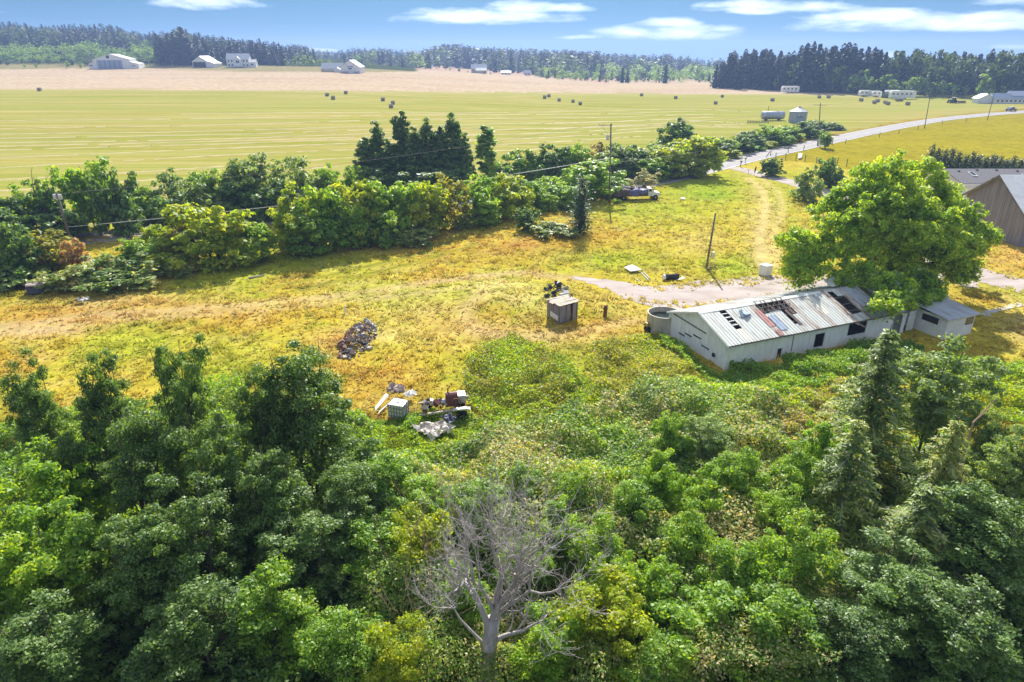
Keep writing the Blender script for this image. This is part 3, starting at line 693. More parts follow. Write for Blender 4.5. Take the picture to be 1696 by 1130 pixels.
# ------------------------------------------------------------------ the big tree behind the shed
def big_tree():
    rng = np.random.default_rng(5)
    base = Vector((41.0, 68.5, 0))
    # boughs placed where the photograph shows them: pixel, depth, radius in metres
    B = [(1360, 440, 66, 2.2), (1325, 440, 65, 1.8), (1345, 405, 67, 2.0), (1315, 400, 66, 1.5), (1320, 455, 64, 1.4), (1395, 390, 67, 2.6), (1370, 350, 70, 2.0), (1400, 330, 70, 1.9), (1430, 350, 69, 2.4), (1440, 300, 71, 2.4), (1480, 285, 71, 2.4), (1520, 290, 71, 2.3), (1550, 310, 70, 2.1), (1500, 325, 68, 2.6), (1460, 380, 68, 2.4), (1420, 430, 66, 2.4), (1440, 460, 64, 1.9), (1400, 465, 64, 1.6),
         (1555, 345, 69, 2.6), (1595, 360, 69, 2.2), (1580, 395, 68, 2.4), (1620, 390, 68, 2.0), (1610, 420, 67, 1.9), (1640, 395, 68, 1.2), (1565, 440, 66, 1.6), (1595, 450, 66, 1.6), (1520, 380, 70, 2.4), (1550, 410, 69, 1.8), (1500, 460, 62, 2.0), (1530, 470, 61, 1.7), (1480, 480, 60, 1.7), (1510, 500, 58.5, 1.6), (1470, 505, 58, 1.3), (1490, 520, 57.5, 1.1), (1540, 490, 60, 1.3), (1585, 470, 65, 1.0), (1450, 320, 74, 2.6), (1540, 330, 74, 2.6), (1490, 360, 75, 2.6), (1600, 400, 73, 2.0), (1390, 400, 72, 2.2), (1470, 420, 71, 2.4), (1500, 400, 67, 2.4), (1535, 425, 66, 2.0), (1450, 410, 71, 2.3), (1565, 385, 66, 2.2), (1490, 440, 64, 2.0), (1530, 395, 63.5, 2.4), (1562, 412, 63.5, 1.9), (1500, 385, 64.5, 2.4), (1482, 365, 68, 2.4), (1405, 375, 67, 2.1), (1432, 362, 67, 2.3), (1455, 335, 68, 2.3), (1510, 350, 66, 2.4), (1545, 365, 65, 2.2), (1585, 430, 65, 1.6), (1610, 405, 66, 1.6)]
    C = []; r = []; n0 = []
    for (u, v, Y, rad) in B:
        if u < 1490: Y -= 3.5
        elif u < 1560 and v < 400: Y -= 1.5
        c = np.array(ZY(u, v, Y)) - np.array(base); n0.append(c)
        k = int(15 + rad * 8)
        d = unit(rng.normal(size=(k, 3)) + np.array([0, 0, .25]))
        C.append(c + d * (rad * rng.uniform(.45, 1.0, k))[:, None] * np.array([1, 1, .75])); r.append(np.full(k, .62) * rng.uniform(.7, 1.25, k))
    C = np.concatenate(C); r = np.concatenate(r)
    C[:, 2] = np.maximum(C[:, 2], 2.6)
    V = clump_leaves(rng, C, r, 70, .165, .75)
    # hanging sprays below the boughs
    k = 9000; s = C[rng.integers(0, len(C), k)]; P = s + rng.normal(size=(k, 3)) * .35; P[:, 2] -= np.abs(rng.normal(size=k)) * 1.1
    P[:, 2] = np.maximum(P[:, 2], 2.2 + rng.random(k))
    V2 = leaves(P, unit(rng.normal(size=(k, 3)) + np.array([0, -.3, .5])), .16 * rng.uniform(.7, 1.3, k), rng, .45)
    o = thing("locust_tree", "huge spreading green tree hanging over the white shed's roof", "tree", base)
    link("crown", quads_mesh("locust_crown", np.concatenate([V, V2]), "leaf_locust"), o)
    b = MB(); fork = np.array([-.3, .3, 3.4])
    b.tube([(0, 0, -.2), (0.05, 0, 1.2), (-.1, .1, 2.4), fork], [.75, .58, .52, .5], 9)
    mains = [np.array(ZY(u, v, Y)) - np.array(base) for (u, v, Y) in ((1400, 380, 68), (1440, 330, 71), (1500, 330, 70), (1560, 360, 69), (1600, 400, 68), (1480, 480, 62), (1430, 440, 66), (1530, 450, 64))]
    for m in mains:
        pts = limb_path(fork, m, rng, .10, 6); b.tube(pts, [.27, .22, .18, .14, .10, .06, .03], 7)
        dist = [np.linalg.norm(np.array(c) - m) for c in n0]
        for j in np.argsort(dist)[:7]:
            a = pts[rng.integers(2, 6)]; b.tube(limb_path(a, n0[j], rng, .08), [.12, .09, .06, .04, .015], 5, cap=False)
    b.build("trunk", "bark", o, smooth=True)
big_tree()
# row of dense small conifers behind the grey-roofed house
CON_H = [make_conifer("hedge_conifer_%d" % s, 21 + s, 1.0, .36, 16, 8, 22, .05, "leaf_needle_dark", dead=False, droop=.1) for s in range(2)]
for k_ in range(16):
    t_ = k_ / 15; u_ = 1538 + 172 * t_; vt_ = 247 + 17 * t_ + (k_ % 3) * 2.5 - (4 if k_ < 4 else 0); Y_ = 131 + 5 * t_
    conifer(CON_H[k_ % 2], u_, 290, vt_, 27 + (k_ % 2) * 4, .72, "dense dark conifer in the clipped row behind the grey-roofed house", "hedge_conifer", "conifers in the row behind the house", k_ * 1.3, Y_)
# ------------------------------------------------------------------ the woods on the horizon
def far_conifer(seed, n=230):
    rng = np.random.default_rng(seed)
    t = rng.random(n) ** .8; a = rng.random(n) * 6.283
    R_ = (.17 * (1 - t) ** .75 + .012) * (.72 + .45 * rng.random(n)) * (1 + .25 * np.sin(t * 46 + seed))
    P = np.stack([np.cos(a) * R_, np.sin(a) * R_, .06 + t * .93], -1)
    Nn = unit(np.stack([np.cos(a) * .8, np.sin(a) * .8, np.full(n, .55)], -1) + rng.normal(size=(n, 3)) * .35)
    V = leaves(P, Nn, .048 * (1.25 - .75 * t), rng, .6)
    m = 70; z = np.linspace(.05, .9, m); a2 = rng.random(m) * 6.283; r2 = .07 * (1 - z)
    V2 = leaves(np.stack([np.cos(a2) * r2, np.sin(a2) * r2, z], -1), unit(np.stack([np.cos(a2), np.sin(a2), np.zeros(m)], -1)), .09 * (1.1 - z), rng, .8)
    return np.concatenate([V, V2])
def far_broad(seed, n=260):
    rng = np.random.default_rng(seed)
    L = [(rng.uniform(-.22, .22), rng.uniform(-.22, .22), rng.uniform(.35, .75), .22, .22, .2) for _ in range(6)] + [(0, 0, .45, .3, .3, .36)]
    C = envelope_points(rng, L, 40, .75)
    return clump_leaves(rng, C, .11, n // len(C) + 1, .07, .8)
FC = [far_conifer(s) for s in range(5)]; FB = [far_broad(20 + s) for s in range(4)]
leaf_mat("far_needle", [(.012, .028, .020), (.022, .044, .028), (.036, .062, .034)], trans=.12, rough=.6, spec=.2, clump=.02)
leaf_mat("far_leaf", [(0.095, 0.179, 0.046), (0.157, 0.273, 0.059), (0.231, 0.346, 0.074)], trans=.3, rough=.6, spec=.2, clump=.02)
leaf_mat("far_leaf_dark", [(0.038, 0.075, 0.033), (0.068, 0.112, 0.045), (0.098, 0.15, 0.053)], trans=.25, rough=.6, spec=.2, clump=.02)
FCM = [quads_mesh("far_conifer", V, "far_needle") for V in FC]
FBM = [quads_mesh("far_broadleaf", V, "far_leaf") for V in FB]
FDM = [quads_mesh("far_broadleaf_dark", V, "far_leaf_dark") for V in FB]
SKYLINE = [(0, 36), (13, 34), (39, 37), (86, 40), (112, 39), (145, 36), (181, 39), (205, 46), (220, 48), (249, 50), (275, 50), (298, 40), (319, 52), (353, 56), (389, 62), (425, 62), (441, 65), (467, 71), (503, 74), (524, 80), (550, 84), (570, 82), (586, 78), (612, 79), (633, 78), (653, 81), (690, 82), (716, 76), (739, 70), (783, 75), (858, 79), (944, 81), (996, 84), (1021, 87), (1073, 89), (1105, 88), (1151, 94), (1185, 99), (1200, 92), (1219, 84), (1234, 76), (1245, 81), (1265, 73), (1285, 85), (1308, 82), (1347, 66), (1378, 75), (1417, 70), (1443, 74), (1463, 82), (1476, 89), (1497, 79), (1526, 74), (1544, 75), (1567, 80), (1601, 84), (1645, 80), (1696, 80)]
sky_v = lambda u: float(np.interp(u, [p[0] for p in SKYLINE], [p[1] for p in SKYLINE]))
STUFF = {"c": [], "b": [], "d": []}
def far_tree(u, Y, vt, kind, wr=1.0, individual=None, rng=random):
    if kind == 'c': wr *= 1.15
    top = ZY(u, vt, Y); z0 = tz(top.x, Y); h = top.z - z0
    if h < 2.5: return
    h = min(h, 42)
    w = h * wr if kind == "c" else h * 1.05 * wr
    rz = rng.uniform(0, 6.28)
    if individual:
        nm, lab, grp = individual
        me = rng.choice({"c": FCM, "b": FBM, "d": FDM}[kind])
        o = link(nm, me, None, (top.x, Y, z0 - .3), rz); o.scale = (w, w, h + .3); tag(o, lab, "tree", grp)
    else:
        V = (FC if kind == "c" else FB)[rng.randrange(4)]
        c, s = math.cos(rz), math.sin(rz)
        if Y > 620: V = V[::3]; k = 1.42
        else: k = 1.0
        X = V[..., 0] * c - V[..., 1] * s; Yy = V[..., 0] * s + V[..., 1] * c
        STUFF[kind].append(np.stack([X * w * k + top.x, Yy * w * k + Y, V[..., 2] * (h + .3) + z0 - .3], -1))
rw = random.Random(12)
IND_R = ("conifer", "tall dark conifer in the wood edge beyond the right of the hay field", "conifers of the near wood edge")
IND_RD = ("broadleaf_tree", "tall dark broadleaf tree in the wood edge behind the trailers", "broadleaf trees of the near wood edge")
IND_RB = ("broadleaf_tree", "pale green broadleaf tree in front of the dark wood behind the trailers", "pale trees before the near wood")
IND_L = ("conifer", "dark conifer in the wood behind the distant hangar and white house", "conifers behind the distant farmsteads")
IND_LB = ("broadleaf_tree", "light green broadleaf tree on the hillside behind the distant hangar", "light green trees on the hillside")
IND_LD = ("broadleaf_tree", "dark broadleaf tree at the foot of the hillside by the hangar", "dark trees at the foot of the hillside")
IND_M = ("broadleaf_tree", "pale green tree beside the distant white barn", "pale trees by the white barn")
IND_C = ("broadleaf_tree", "green tree along the hollow beyond the stubble field", "trees in the hollow beyond the stubble")
FY = lambda u: float(np.interp(u, [1185, 1300, 1450, 1700], [500, 470, 430, 390]))
# right wood: dark conifers then broadleaf
u = 1188
while u < 1720:
    con = u < 1470 or rw.random() < .12
    far_tree(u, FY(u) + rw.uniform(-8, 14), sky_v(u) + rw.uniform(-3, 15), "c" if con else "d", rw.uniform(.85, 1.2) if con else rw.uniform(.42, .6), IND_R if con else IND_RD, rw)
    u += rw.uniform(7, 12) if con else rw.uniform(10, 16)
for _ in range(160):
    u = rw.uniform(1185, 1740); con = u < 1480 or rw.random() < .3
    far_tree(u, FY(u) + 14 + rw.uniform(0, 60), sky_v(u) + rw.uniform(0, 18), "c" if con else "d", rw.uniform(.9, 1.3) if con else rw.uniform(.45, .7), None, rw)
for (u, vt, w) in [(1430, 112, 1.0), (1415, 122, .8), (1448, 126, .8), (1470, 122, .9), (1490, 126, .9), (1510, 127, 1.0), (1528, 128, .9), (1548, 130, 1.0), (1566, 132, .9), (1586, 138, .7), (1602, 140, .6), (1640, 122, .9), (1625, 140, .7), (1665, 141, .9), (1690, 148, .7), (1540, 138, .9), (1480, 136, .8), (1455, 140, .8)]:
    far_tree(u, FY(u) - 14 + rw.uniform(-4, 6), vt, "b", w, IND_RB, rw)
for (u, vt, w) in [(1318, 100, .7), (1392, 108, .7), (1345, 118, .6), (1290, 120, .5), (1400, 126, .7), (1380, 96, .6), (1560, 100, .8), (1600, 108, .8), (1650, 104, .8), (1500, 108, .7), (1680, 118, .8)]:
    far_tree(u, FY(u) - 5, vt, "b" if u < 1500 else "d", w, IND_RB if u < 1500 else IND_RD, rw)
# left hillside and the wood behind the farmsteads
u = -20
while u < 520:
    far_tree(u, np.interp(u, [0, 230, 420], [900, 860, 760]) + rw.uniform(0, 40), sky_v(u) + rw.uniform(0, 8), "c", rw.uniform(.9, 1.3), IND_L if rw.random() < .5 else None, rw)
    u += rw.uniform(2.5, 4.5)
for _ in range(90):
    u = rw.uniform(255, 470); far_tree(u, 640 + rw.uniform(0, 50), sky_v(u) + rw.uniform(4, 26), "c", rw.uniform(.9, 1.4), IND_L if rw.random() < .6 else None, rw)
for _ in range(420):
    u = rw.uniform(-40, 520); far_tree(u, 740 + rw.uniform(0, 130), sky_v(u) + rw.uniform(5, 26), rw.choice("ccd"), 1.0, None, rw)
for k in range(230):
    u = rw.uniform(-20, 258); Y = rw.uniform(640, 800); far_tree(u, Y, np.interp(Y, [640, 720, 800], [92, 72, 60]) + rw.uniform(-3, 4) + u * .02, "b", rw.uniform(.9, 1.3), IND_LB if k < 80 else None, rw)
for _ in range(34):
    u = rw.uniform(-20, 262); far_tree(u, 622 + rw.uniform(-5, 12), 96 + rw.uniform(-4, 7), "d", rw.uniform(.9, 1.2), IND_LD, rw)
for (u, vt, w) in [(58, 104, .8), (110, 100, 1.0), (132, 100, .7), (40, 106, .8)]: far_tree(u, 596, vt, "b", w, IND_LB, rw)
for (u, vt) in [(262, 58), (275, 56), (285, 52), (298, 44), (310, 60), (325, 62), (268, 62), (340, 66), (292, 62)]: far_tree(u, 628, vt, "c", 1.25, ("conifer", "tall dark spruce beside the open-sided shed at the wood's edge", "spruces by the open-sided shed"), rw)
for (u, vt, w) in [(472, 97, 1), (486, 92, .9), (500, 90, 1.), (515, 91, 1.), (530, 96, .9), (545, 97, .9), (462, 100, .8), (508, 98, .9)]: far_tree(u, 640, vt, "b", w, IND_M, rw)
# middle distance woods
for _ in range(700):
    u = rw.uniform(480, 1200); Y = rw.uniform(900, 1500)
    far_tree(u, Y, sky_v(u) + rw.uniform(0, 6) + max(0, (1250 - Y) * .012), "c" if rw.random() < .8 else "d", rw.uniform(.9, 1.3), None, rw)
for _ in range(260):
    u = rw.uniform(880, 1200); Y = rw.uniform(640, 900)
    far_tree(u, Y, max(sky_v(u) + 6, np.interp(Y, [640, 900], [126, 102]) + rw.uniform(-5, 7) - (u < 960) * 4), rw.choice("bbdbc"), rw.uniform(.8, 1.1), IND_C if (Y < 720 and rw.random() < .5) else None, rw)
for _ in range(90):
    u = rw.uniform(560, 720); Y = rw.uniform(780, 1000); far_tree(u, Y, sky_v(u) + rw.uniform(4, 24), rw.choice("ccdb"), rw.uniform(.9, 1.2), None, rw)
for _ in range(90):
    u = rw.uniform(820, 1000); Y = rw.uniform(800, 1000); far_tree(u, Y, sky_v(u) + rw.uniform(3, 22), rw.choice("cccd"), rw.uniform(.9, 1.2), None, rw)
for (u, vt, w, Y) in [(712, 104, .9, 760), (725, 102, 1, 780), (738, 103, 1, 770), (705, 108, .8, 740), (745, 112, .7, 730), (760, 110, .9, 735), (775, 116, .7, 700), (790, 118, .8, 690), (803, 117, .9, 690), (812, 119, .8, 680), (612, 105, .6, 600), (690, 112, .6, 740), (680, 110, .7, 760)]:
    far_tree(u, Y, vt, "b" if w < .85 else "d", w, ("field_tree", "bushy tree on the sloping stubble beyond the white barn", "trees scattered on the far stubble"), rw)
for (u, vt, w) in [(1104, 107, .9), (1032, 112, .8), (1040, 118, .7)]: far_tree(u, 640, vt, "c", 1.2, ("conifer", "lone dark conifer among the pale trees in the hollow", "lone conifers in the hollow"), rw)
for key, mt, nm, lab in (("c", "far_needle", "far_conifer_wood", "far-off dark conifer wood along the skyline"), ("b", "far_leaf", "far_broadleaf_wood", "far-off pale green broadleaf wood in the hollow"), ("d", "far_leaf_dark", "far_mixed_wood", "far-off dark broadleaf wood among the conifers")):
    if STUFF[key]:
        tag(link(nm, quads_mesh(nm, np.concatenate(STUFF[key]), mt)), lab, "wood", None, "stuff")
# ------------------------------------------------------------------ materials of built things
mat("white_board", (.84, .84, .84), (.68, .67, .66), rough=.7, scale=3, stretch=(1, 1, .25), lo=.25, hi=.6)
mat("white_paint", (.78, .78, .76), (.66, .66, .65), rough=.6, scale=2)
mat("roof_tin", (.56, .58, .54), (.33, .27, .22), rough=.5, metal=.1, scale=1.0, spec=.4, stretch=(1.9, .45, 1), lo=.27, hi=.50, detail=9)
mat("roof_tin_rust", (.50, .49, .44), (.24, .13, .08), rough=.7, scale=1.3, stretch=(1.9, .4, 1), lo=.36, hi=.58, detail=9)
mat("roof_tin_dull", (.40, .43, .47), (.26, .24, .23), rough=.55, scale=1.3, stretch=(1.9, .4, 1), lo=.3, hi=.55, detail=9)
mat("roof_tin_pale", (.74, .72, .60), (.62, .60, .50), rough=.5, scale=1.2)
mat("roof_red", (.50, .25, .22), (.38, .18, .15), rough=.6, scale=3)
mat("roof_blue", (.34, .41, .52), (.26, .32, .42), rough=.5, scale=3)
mat("roof_brown", (.22, .17, .15), (.12, .09, .08), rough=.8, scale=4)
mat("ridge_white", (.78, .80, .72), (.66, .68, .60), rough=.5, scale=2)
mat("old_wood", (.27, .23, .20), (.13, .105, .09), rough=.9, scale=4, stretch=(1, 1, .12), bump=.3)
mat("grey_wood", (.34, .31, .325), (.185, .165, .175), rough=.92, scale=3.0, stretch=(1, 1, .07), bump=.3, lo=.3, hi=.7)
mat("pale_wood", (.52, .46, .38), (.34, .29, .23), rough=.85, scale=4, stretch=(1, .3, 1))
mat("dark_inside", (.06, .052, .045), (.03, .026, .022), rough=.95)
mat("glass", (.05, .06, .07), (.03, .035, .04), rough=.08, spec=.8, scale=1)
mat("rust", (.22, .10, .055), (.10, .05, .03), rough=.9, scale=6, bump=.3)
mat("steel", (.38, .40, .43), (.28, .29, .31), rough=.45, metal=.6, scale=3)
mat("galv", (.42, .46, .54), (.30, .34, .42), rough=.45, metal=.35, scale=1.2)
mat("galv_pale", (.68, .68, .68), (.55, .55, .56), rough=.5, metal=.2, scale=1.2)
mat("tank_cream", (.54, .50, .42), (.38, .34, .27), rough=.7, scale=2, stretch=(1, 1, .4))
mat("water_dark", (.016, .035, .028), (.01, .022, .018), rough=.12, spec=.5)
mat("plastic_white", (.83, .82, .79), (.74, .73, .70), rough=.45, scale=2)
mat("rubber", (.022, .022, .024), (.014, .014, .015), rough=.85)
mat("red_paint", (.20, .065, .06), (.11, .05, .045), rough=.5, scale=4)
mat("yellow_paint", (.50, .36, .06), (.30, .2, .05), rough=.55, scale=4)
mat("tarp_violet", (.17, .165, .34), (.10, .10, .22), rough=.6, scale=3)
mat("tarp_brown", (.16, .12, .12), (.09, .07, .07), rough=.8, scale=3)
mat("sheet_pale", (.66, .60, .54), (.42, .38, .34), rough=.8, scale=3, bump=.3)
mat("navy_sheet", (.09, .10, .16), (.05, .055, .09), rough=.6, scale=4)
mat("shingle", (.155, .15, .165), (.115, .11, .125), rough=.9, scale=5)
mat("hay", (.36, .33, .25), (.20, .185, .15), rough=.95, scale=7, bump=.5)
mat("hay_cut", (.47, .39, .19), (.33, .27, .11), rough=.95, scale=4, bump=.6)
mat("stone", (.42, .35, .33), (.27, .22, .21), rough=.9, scale=3, bump=.3)
mat("ash_rubble", (.36, .34, .35), (.20, .19, .20), rough=.9, scale=9)
mat("red_rubble", (.30, .19, .15), (.18, .12, .10), rough=.9, scale=9)
mat("char", (.055, .055, .065), (.03, .03, .035), rough=.9)
mat("lettering", (.04, .045, .07), (.03, .03, .05), rough=.7)
mat("blue_car", (.10, .13, .20), (.08, .10, .16), rough=.3, spec=.6)
mat("green_paint", (.06, .16, .06), (.04, .10, .04), rough=.5)
mat("wire", (.30, .29, .28), (.24, .23, .22), rough=.6)
mat("pole_wood", (.25, .215, .185), (.13, .11, .095), rough=.9, scale=4, stretch=(1, 1, .1), bump=.2)
mat("black_plastic", (.012, .012, .012), (.008, .008, .008), rough=.6)
mat("beige_wall", (.55, .48, .32), (.44, .38, .26), rough=.8, scale=2)
def rotm(z=0, x=0, y=0): return Matrix.Rotation(z, 3, 'Z') @ Matrix.Rotation(y, 3, 'Y') @ Matrix.Rotation(x, 3, 'X')
# ------------------------------------------------------------------ the long white shed
SHED_A, SHED_X = (17.36, 48.7), (0.92254, 0.3859)
def shed():
    W, HE, HR, L = 8.3, 2.3, 3.72, 20.6
    a = math.atan2(SHED_X[1], SHED_X[0])
    o = thing("long_shed", "long white-boarded shed with patched metal roof, panels missing", "shed", (*SHED_A, 0), a)
    rng = random.Random(3)
    # local frame: x along the shed, y across from the near eave to the far one
    zr = lambda y: HE + (HR - HE) * (1 - abs(y - W / 2) / (W / 2))
    k = (HR - HE) / (W / 2); pitch = math.atan(k)
    I = .25                                                        # walls stand back under the eaves
    # --- near long wall: boards between openings
    wall = link("wall", None, o)
    openings = [(5.55, 6.05, .0, 1.0), (9.6, 10.7, .35, 1.65), (13.4, 15.6, .85, 2.0), (19.0, 20.1, .0, 2.0)]
    def boards(x0, x1, z0, z1, y, nm="board"):
        n = max(1, round((x1 - x0) / .62)); w = (x1 - x0) / n
        for i in range(n):
            b = MB(); b.box((x0 + (i + .5) * w, y + rng.uniform(-.012, .012), (z0 + z1) / 2), (w - .012, .05, z1 - z0)); b.build(nm, "white_board", wall)
    xs = [0.0]
    for (p, q, z0, z1) in openings:
        boards(xs[-1], p, -.05, HE - .12, I)
        if z0 > 0: boards(p, q, -.05, z0, I)
        if z1 < HE - .15: boards(p, q, z1, HE - .12, I)
        xs.append(q)
    boards(xs[-1], L, -.05, HE - .12, I)
    boards(0, L, -.05, HE - .12, W - I)
    for (p, q, z0, z1) in openings:                               # frames round the openings
        fr = MB(); t = .07
        fr.box(((p + q) / 2, I - .03, z1 + t / 2 - .01), (q - p + 2 * t, .06, t)); fr.box((p - t / 2, I - .03, (z0 + z1) / 2), (t, .06, z1 - z0)); fr.box((q + t / 2, I - .03, (z0 + z1) / 2), (t, .06, z1 - z0))
        if z0 > 0: fr.box(((p + q) / 2, I - .04, z0 - t / 2), (q - p + 2 * t, .09, t))
        fr.build("window_frame", "white_paint", wall)
    b = MB(); b.box((15.0, I - .05, .5), (1.9, .02, .5), rotm(y=.08)); b.build("loose_board", "white_paint", wall)
    b = MB(); b.box((11.6, I - .05, 2.06), (4.6, .05, .07), rotm(y=-.012)); b.build("batten", "old_wood", wall)
    b = MB(); b.box((7.1, I - .05, 1.3), (.05, .05, 1.6)); b.build("batten", "old_wood", wall)
    b = MB(); b.box((4.6, I - .06, 2.1), (1.0, .04, .1)); b.build("batten", "old_wood", wall)
    # --- gable wall
    gw = link("gable_wall", None, o)
    n = 14; w = (W - 2 * I) / n
    for i in range(n):
        y0, y1 = I + i * w, I + (i + 1) * w; d = rng.uniform(-.01, .01)
        b = MB(); b.prism([(.2 + d, y0 + .006, -.05), (.2 + d, y1 - .006, -.05), (.2 + d, y1 - .006, zr(y1) - .1), (.2 + d, y0 + .006, zr(y0) - .1)], (.05, 0, 0)); b.build("board", "white_board", gw)
    t = MB()
    t.prism([(.15, W * .93, 2.25), (.15, W * .93, 2.36), (.15, W * .36, 2.22), (.15, W * .36, 2.11)], (.05, 0, 0)); t.build("batten", "old_wood", gw)
    for (y, z, l) in ((5.3, 1.15, .9), (4.1, 1.45, 1.0), (2.9, .95, 1.0), (6.2, .85, .8)):
        b = MB(); b.box((.16, y, z), (.04, l, .09)); b.build("slot_vent", "dark_inside", gw)
    b = MB(); b.lathe([(0.001, 0), (.18, 0), (.2, .02), (.2, .06)], 12, (.14, 1.7, .75), 0, rotm(y=-R(90))); b.build("porthole", "dark_inside", gw)
    # far gable
    b = MB(); b.prism([(L - .2, I, -.05), (L - .2, W - I, -.05), (L - .2, W - I, HE - .1), (L - .2, W / 2, HR - .12), (L - .2, I, HE - .1)], (.05, 0, 0)); b.build("gable_wall", "white_board", o)
    # --- roof: rafters, purlins and single sheets
    fr = link("roof_frame", None, o)
    for i in range(18):
        x = .3 + i * (L - .6) / 17
        for sgn in (0, 1):
            y0, y1 = (.05, W / 2) if sgn == 0 else (W - .05, W / 2)
            b = MB(); b.tube([(x, y0, zr(y0) - .12), (x, y1, zr(y1) - .12)], .05, 4); b.build("rafter", "old_wood", fr)
    for j in range(5):
        y = .4 + j * .9; b = MB(); b.box((L / 2, y, zr(y) - .05), (L - .1, .06, .05)); b.build("purlin", "old_wood", fr)
    for y in (1.0, 3.0, 5.0, 7.0):
        b = MB(); b.box((L / 2, y, zr(y) - .85), (L - .5, .1, .1)); b.build("beam", "old_wood", fr)
    def sheet(x0, x1, y0, y1, m, lift=.0, nm="roof_sheet"):
        """one ribbed sheet lying on the slope between y0 (lower) and y1"""
        b = MB(); prof = []
        nr = max(2, round((x1 - x0) / .32))
        for i in range(nr):
            xa = x0 + (x1 - x0) * i / nr; wd = (x1 - x0) / nr
            prof += [(xa, .028), (xa + wd * .12, .028), (xa + wd * .2, 0), (xa + wd * .92, 0)]
        prof.append((x1 - .006, .028))
        tw = rng.uniform(-.012, .012)
        y0 += rng.uniform(-.07, .07) if y0 > .1 else 0; y1 += rng.uniform(-.07, .07) if y1 < W / 2 - .1 else 0
        for (yy, s) in ((y0, 1), (y1, -1)):
            for (x, z) in prof: b.v.append((x + .002 + (rng.uniform(-.01, .01) if y0 > .1 else 0), yy, zr(yy) + z + lift + tw * s + .01))
        q = len(prof)
        for i in range(q - 1): b.f.append((i, i + 1, q + i + 1, q + i)); b.m.append(0)
        me = b.mesh(nm, m); return link(nm, me, o)
    PW = .645
    nsh = int(L / PW)
    holes = {3: [(1.55, 3.95)], 9: [(2.75, 4.25)], 10: [(2.75, 4.25)], 11: [(2.75, 4.25)], 12: [(2.75, 4.25), (.9, 2.75)], 13: [(2.6, 4.1), (2.0, 2.6)], 22: [(.8, 3.9)], 23: [(.9, 3.2)], 28: [(.8, 3.95)]}
    for i in range(nsh):
        x0, x1 = i * PW, (i + 1) * PW + .012
        m = "roof_tin"
        if i in (14, 17, 21, 24, 8): m = "roof_tin_rust"
        if i in (25, 27, 29, 30, 26): m = "roof_tin_dull"
        if i == 18: m = "roof_tin_pale"
        lo, hi = -.08, W / 2
        hs = sorted(holes.get(i, [])); y = lo; parts = []
        for (p, q) in hs: parts.append((y, p)); y = q
        parts.append((y, hi))
        for (p, q) in parts:
            if q - p < .12: continue
            mm = m
            if i == 18 and p < 1.0: sheet(x0, x1, p, 1.4, "roof_tin"); p = 1.4
            if i == 3 and p < 1: sheet(x0, x1, .2, q, "roof_tin_pale"); p, q = -.08, .2
            sheet(x0, x1, p, q, mm)
        sheet(x0, x1, W + .08, W / 2, m)
    sheet(5.15, 5.82, 1.05, 3.05, "roof_red", .035, "red_roof_sheet"); sheet(5.3, 5.75, -.05, .6, "roof_red", .05, "red_roof_sheet")
    sheet(5.92, 6.66, .42, 2.3, "roof_blue", .035, "blue_roof_sheet"); sheet(8.05, 8.4, .72, 2.7, "roof_brown", .035, "brown_roof_sheet"); sheet(8.52, 8.85, 2.0, 2.9, "roof_brown", .035, "brown_roof_sheet")
    for (y0, y1) in ((3.42, 3.5), (2.95, 3.03), (2.48, 2.56), (2.0, 2.08)):
        b = MB(); b.box((2.26, (y0 + y1) / 2, zr(y0) + .0), (PW, y1 - y0, .05)); b.build("roof_batten", "white_paint", o)
    b = MB(); b.box((4.05, 2.95, zr(2.95) + .1), (.75, .6, .16), rotm(.3, .1, .1)); b.prism([(3.45, 2.6, zr(2.6) + .05), (3.75, 2.55, zr(2.6) + .05), (3.8, 3.2, zr(3.2) + .3), (3.5, 3.2, zr(3.2) + .2)], (0, 0, .05)); b.build("roof_patch", "roof_blue", o)
    # sagging open truss over the gap
    tr = MB()
    for i in range(6):
        x = 5.9 + i * .6; tr.tube([(x, 2.75, zr(2.75) + .05), (x + rng.uniform(-.15, .15), 4.2, zr(4.1) + .12)], .028, 4)
        tr.tube([(x, 2.75, zr(2.75) + .06), (x + .5, 3.6, zr(3.6) + .1)], .022, 4)
    for y in (2.8, 3.3, 3.8, 4.2): tr.tube([(5.8, y, zr(y) + .09), (9.3, y, zr(y) + .09)], .025, 4)
    tr.build("bare_truss", "old_wood", o)
    b = MB(); b.prism([(-.05, W / 2 - .28, zr(W / 2 - .28) + .045), (-.05, W / 2, HR + .065), (-.05, W / 2 + .28, zr(W / 2 + .28) + .045)], (13.6, 0, 0)); b.build("ridge_cap", "ridge_white", o)
    for s in (0, 1):                                               # barge boards
        y0, y1 = (-.1, W / 2) if s == 0 else (W + .1, W / 2)
        b = MB(); b.prism([(-.06, y0, zr(y0) - .16 if s < 2 else 0), (-.06, y1, HR - .13), (-.06, y1, HR + .02), (-.06, y0, zr(y0) + .0)], (.05, 0, 0)); b.build("barge_board", "white_paint", o)
    b = MB(); b.box((L / 2, -.04, HE - .1), (L, .04, .14)); b.build("fascia", "old_wood", o)
    # floor
    b = MB(); b.box((L / 2, W / 2, .02), (L - .6, W - .7, .03)); b.build("floor", "dark_inside", o)
    # --- lifted torn sheet on the far slope
    b = MB(); b.prism([(15.8, 4.9, HR - .1), (19.2, 4.8, HR + .1), (19.0, 6.0, HR + .55), (16.0, 6.1, HR + .2)], (0, 0, .03)); b.build("loose_roof_sheet", "roof_tin", o)
    # --- annex house at the far end
    h = thing("annex_house", "small white annex with gable roof and front lean-to at the shed's end", "house", (*SHED_A, 0), a)
    x0, x1, y0, y1, he, hr = 21.2, 26.9, 1.4, 7.0, 2.45, 4.3
    b = MB()
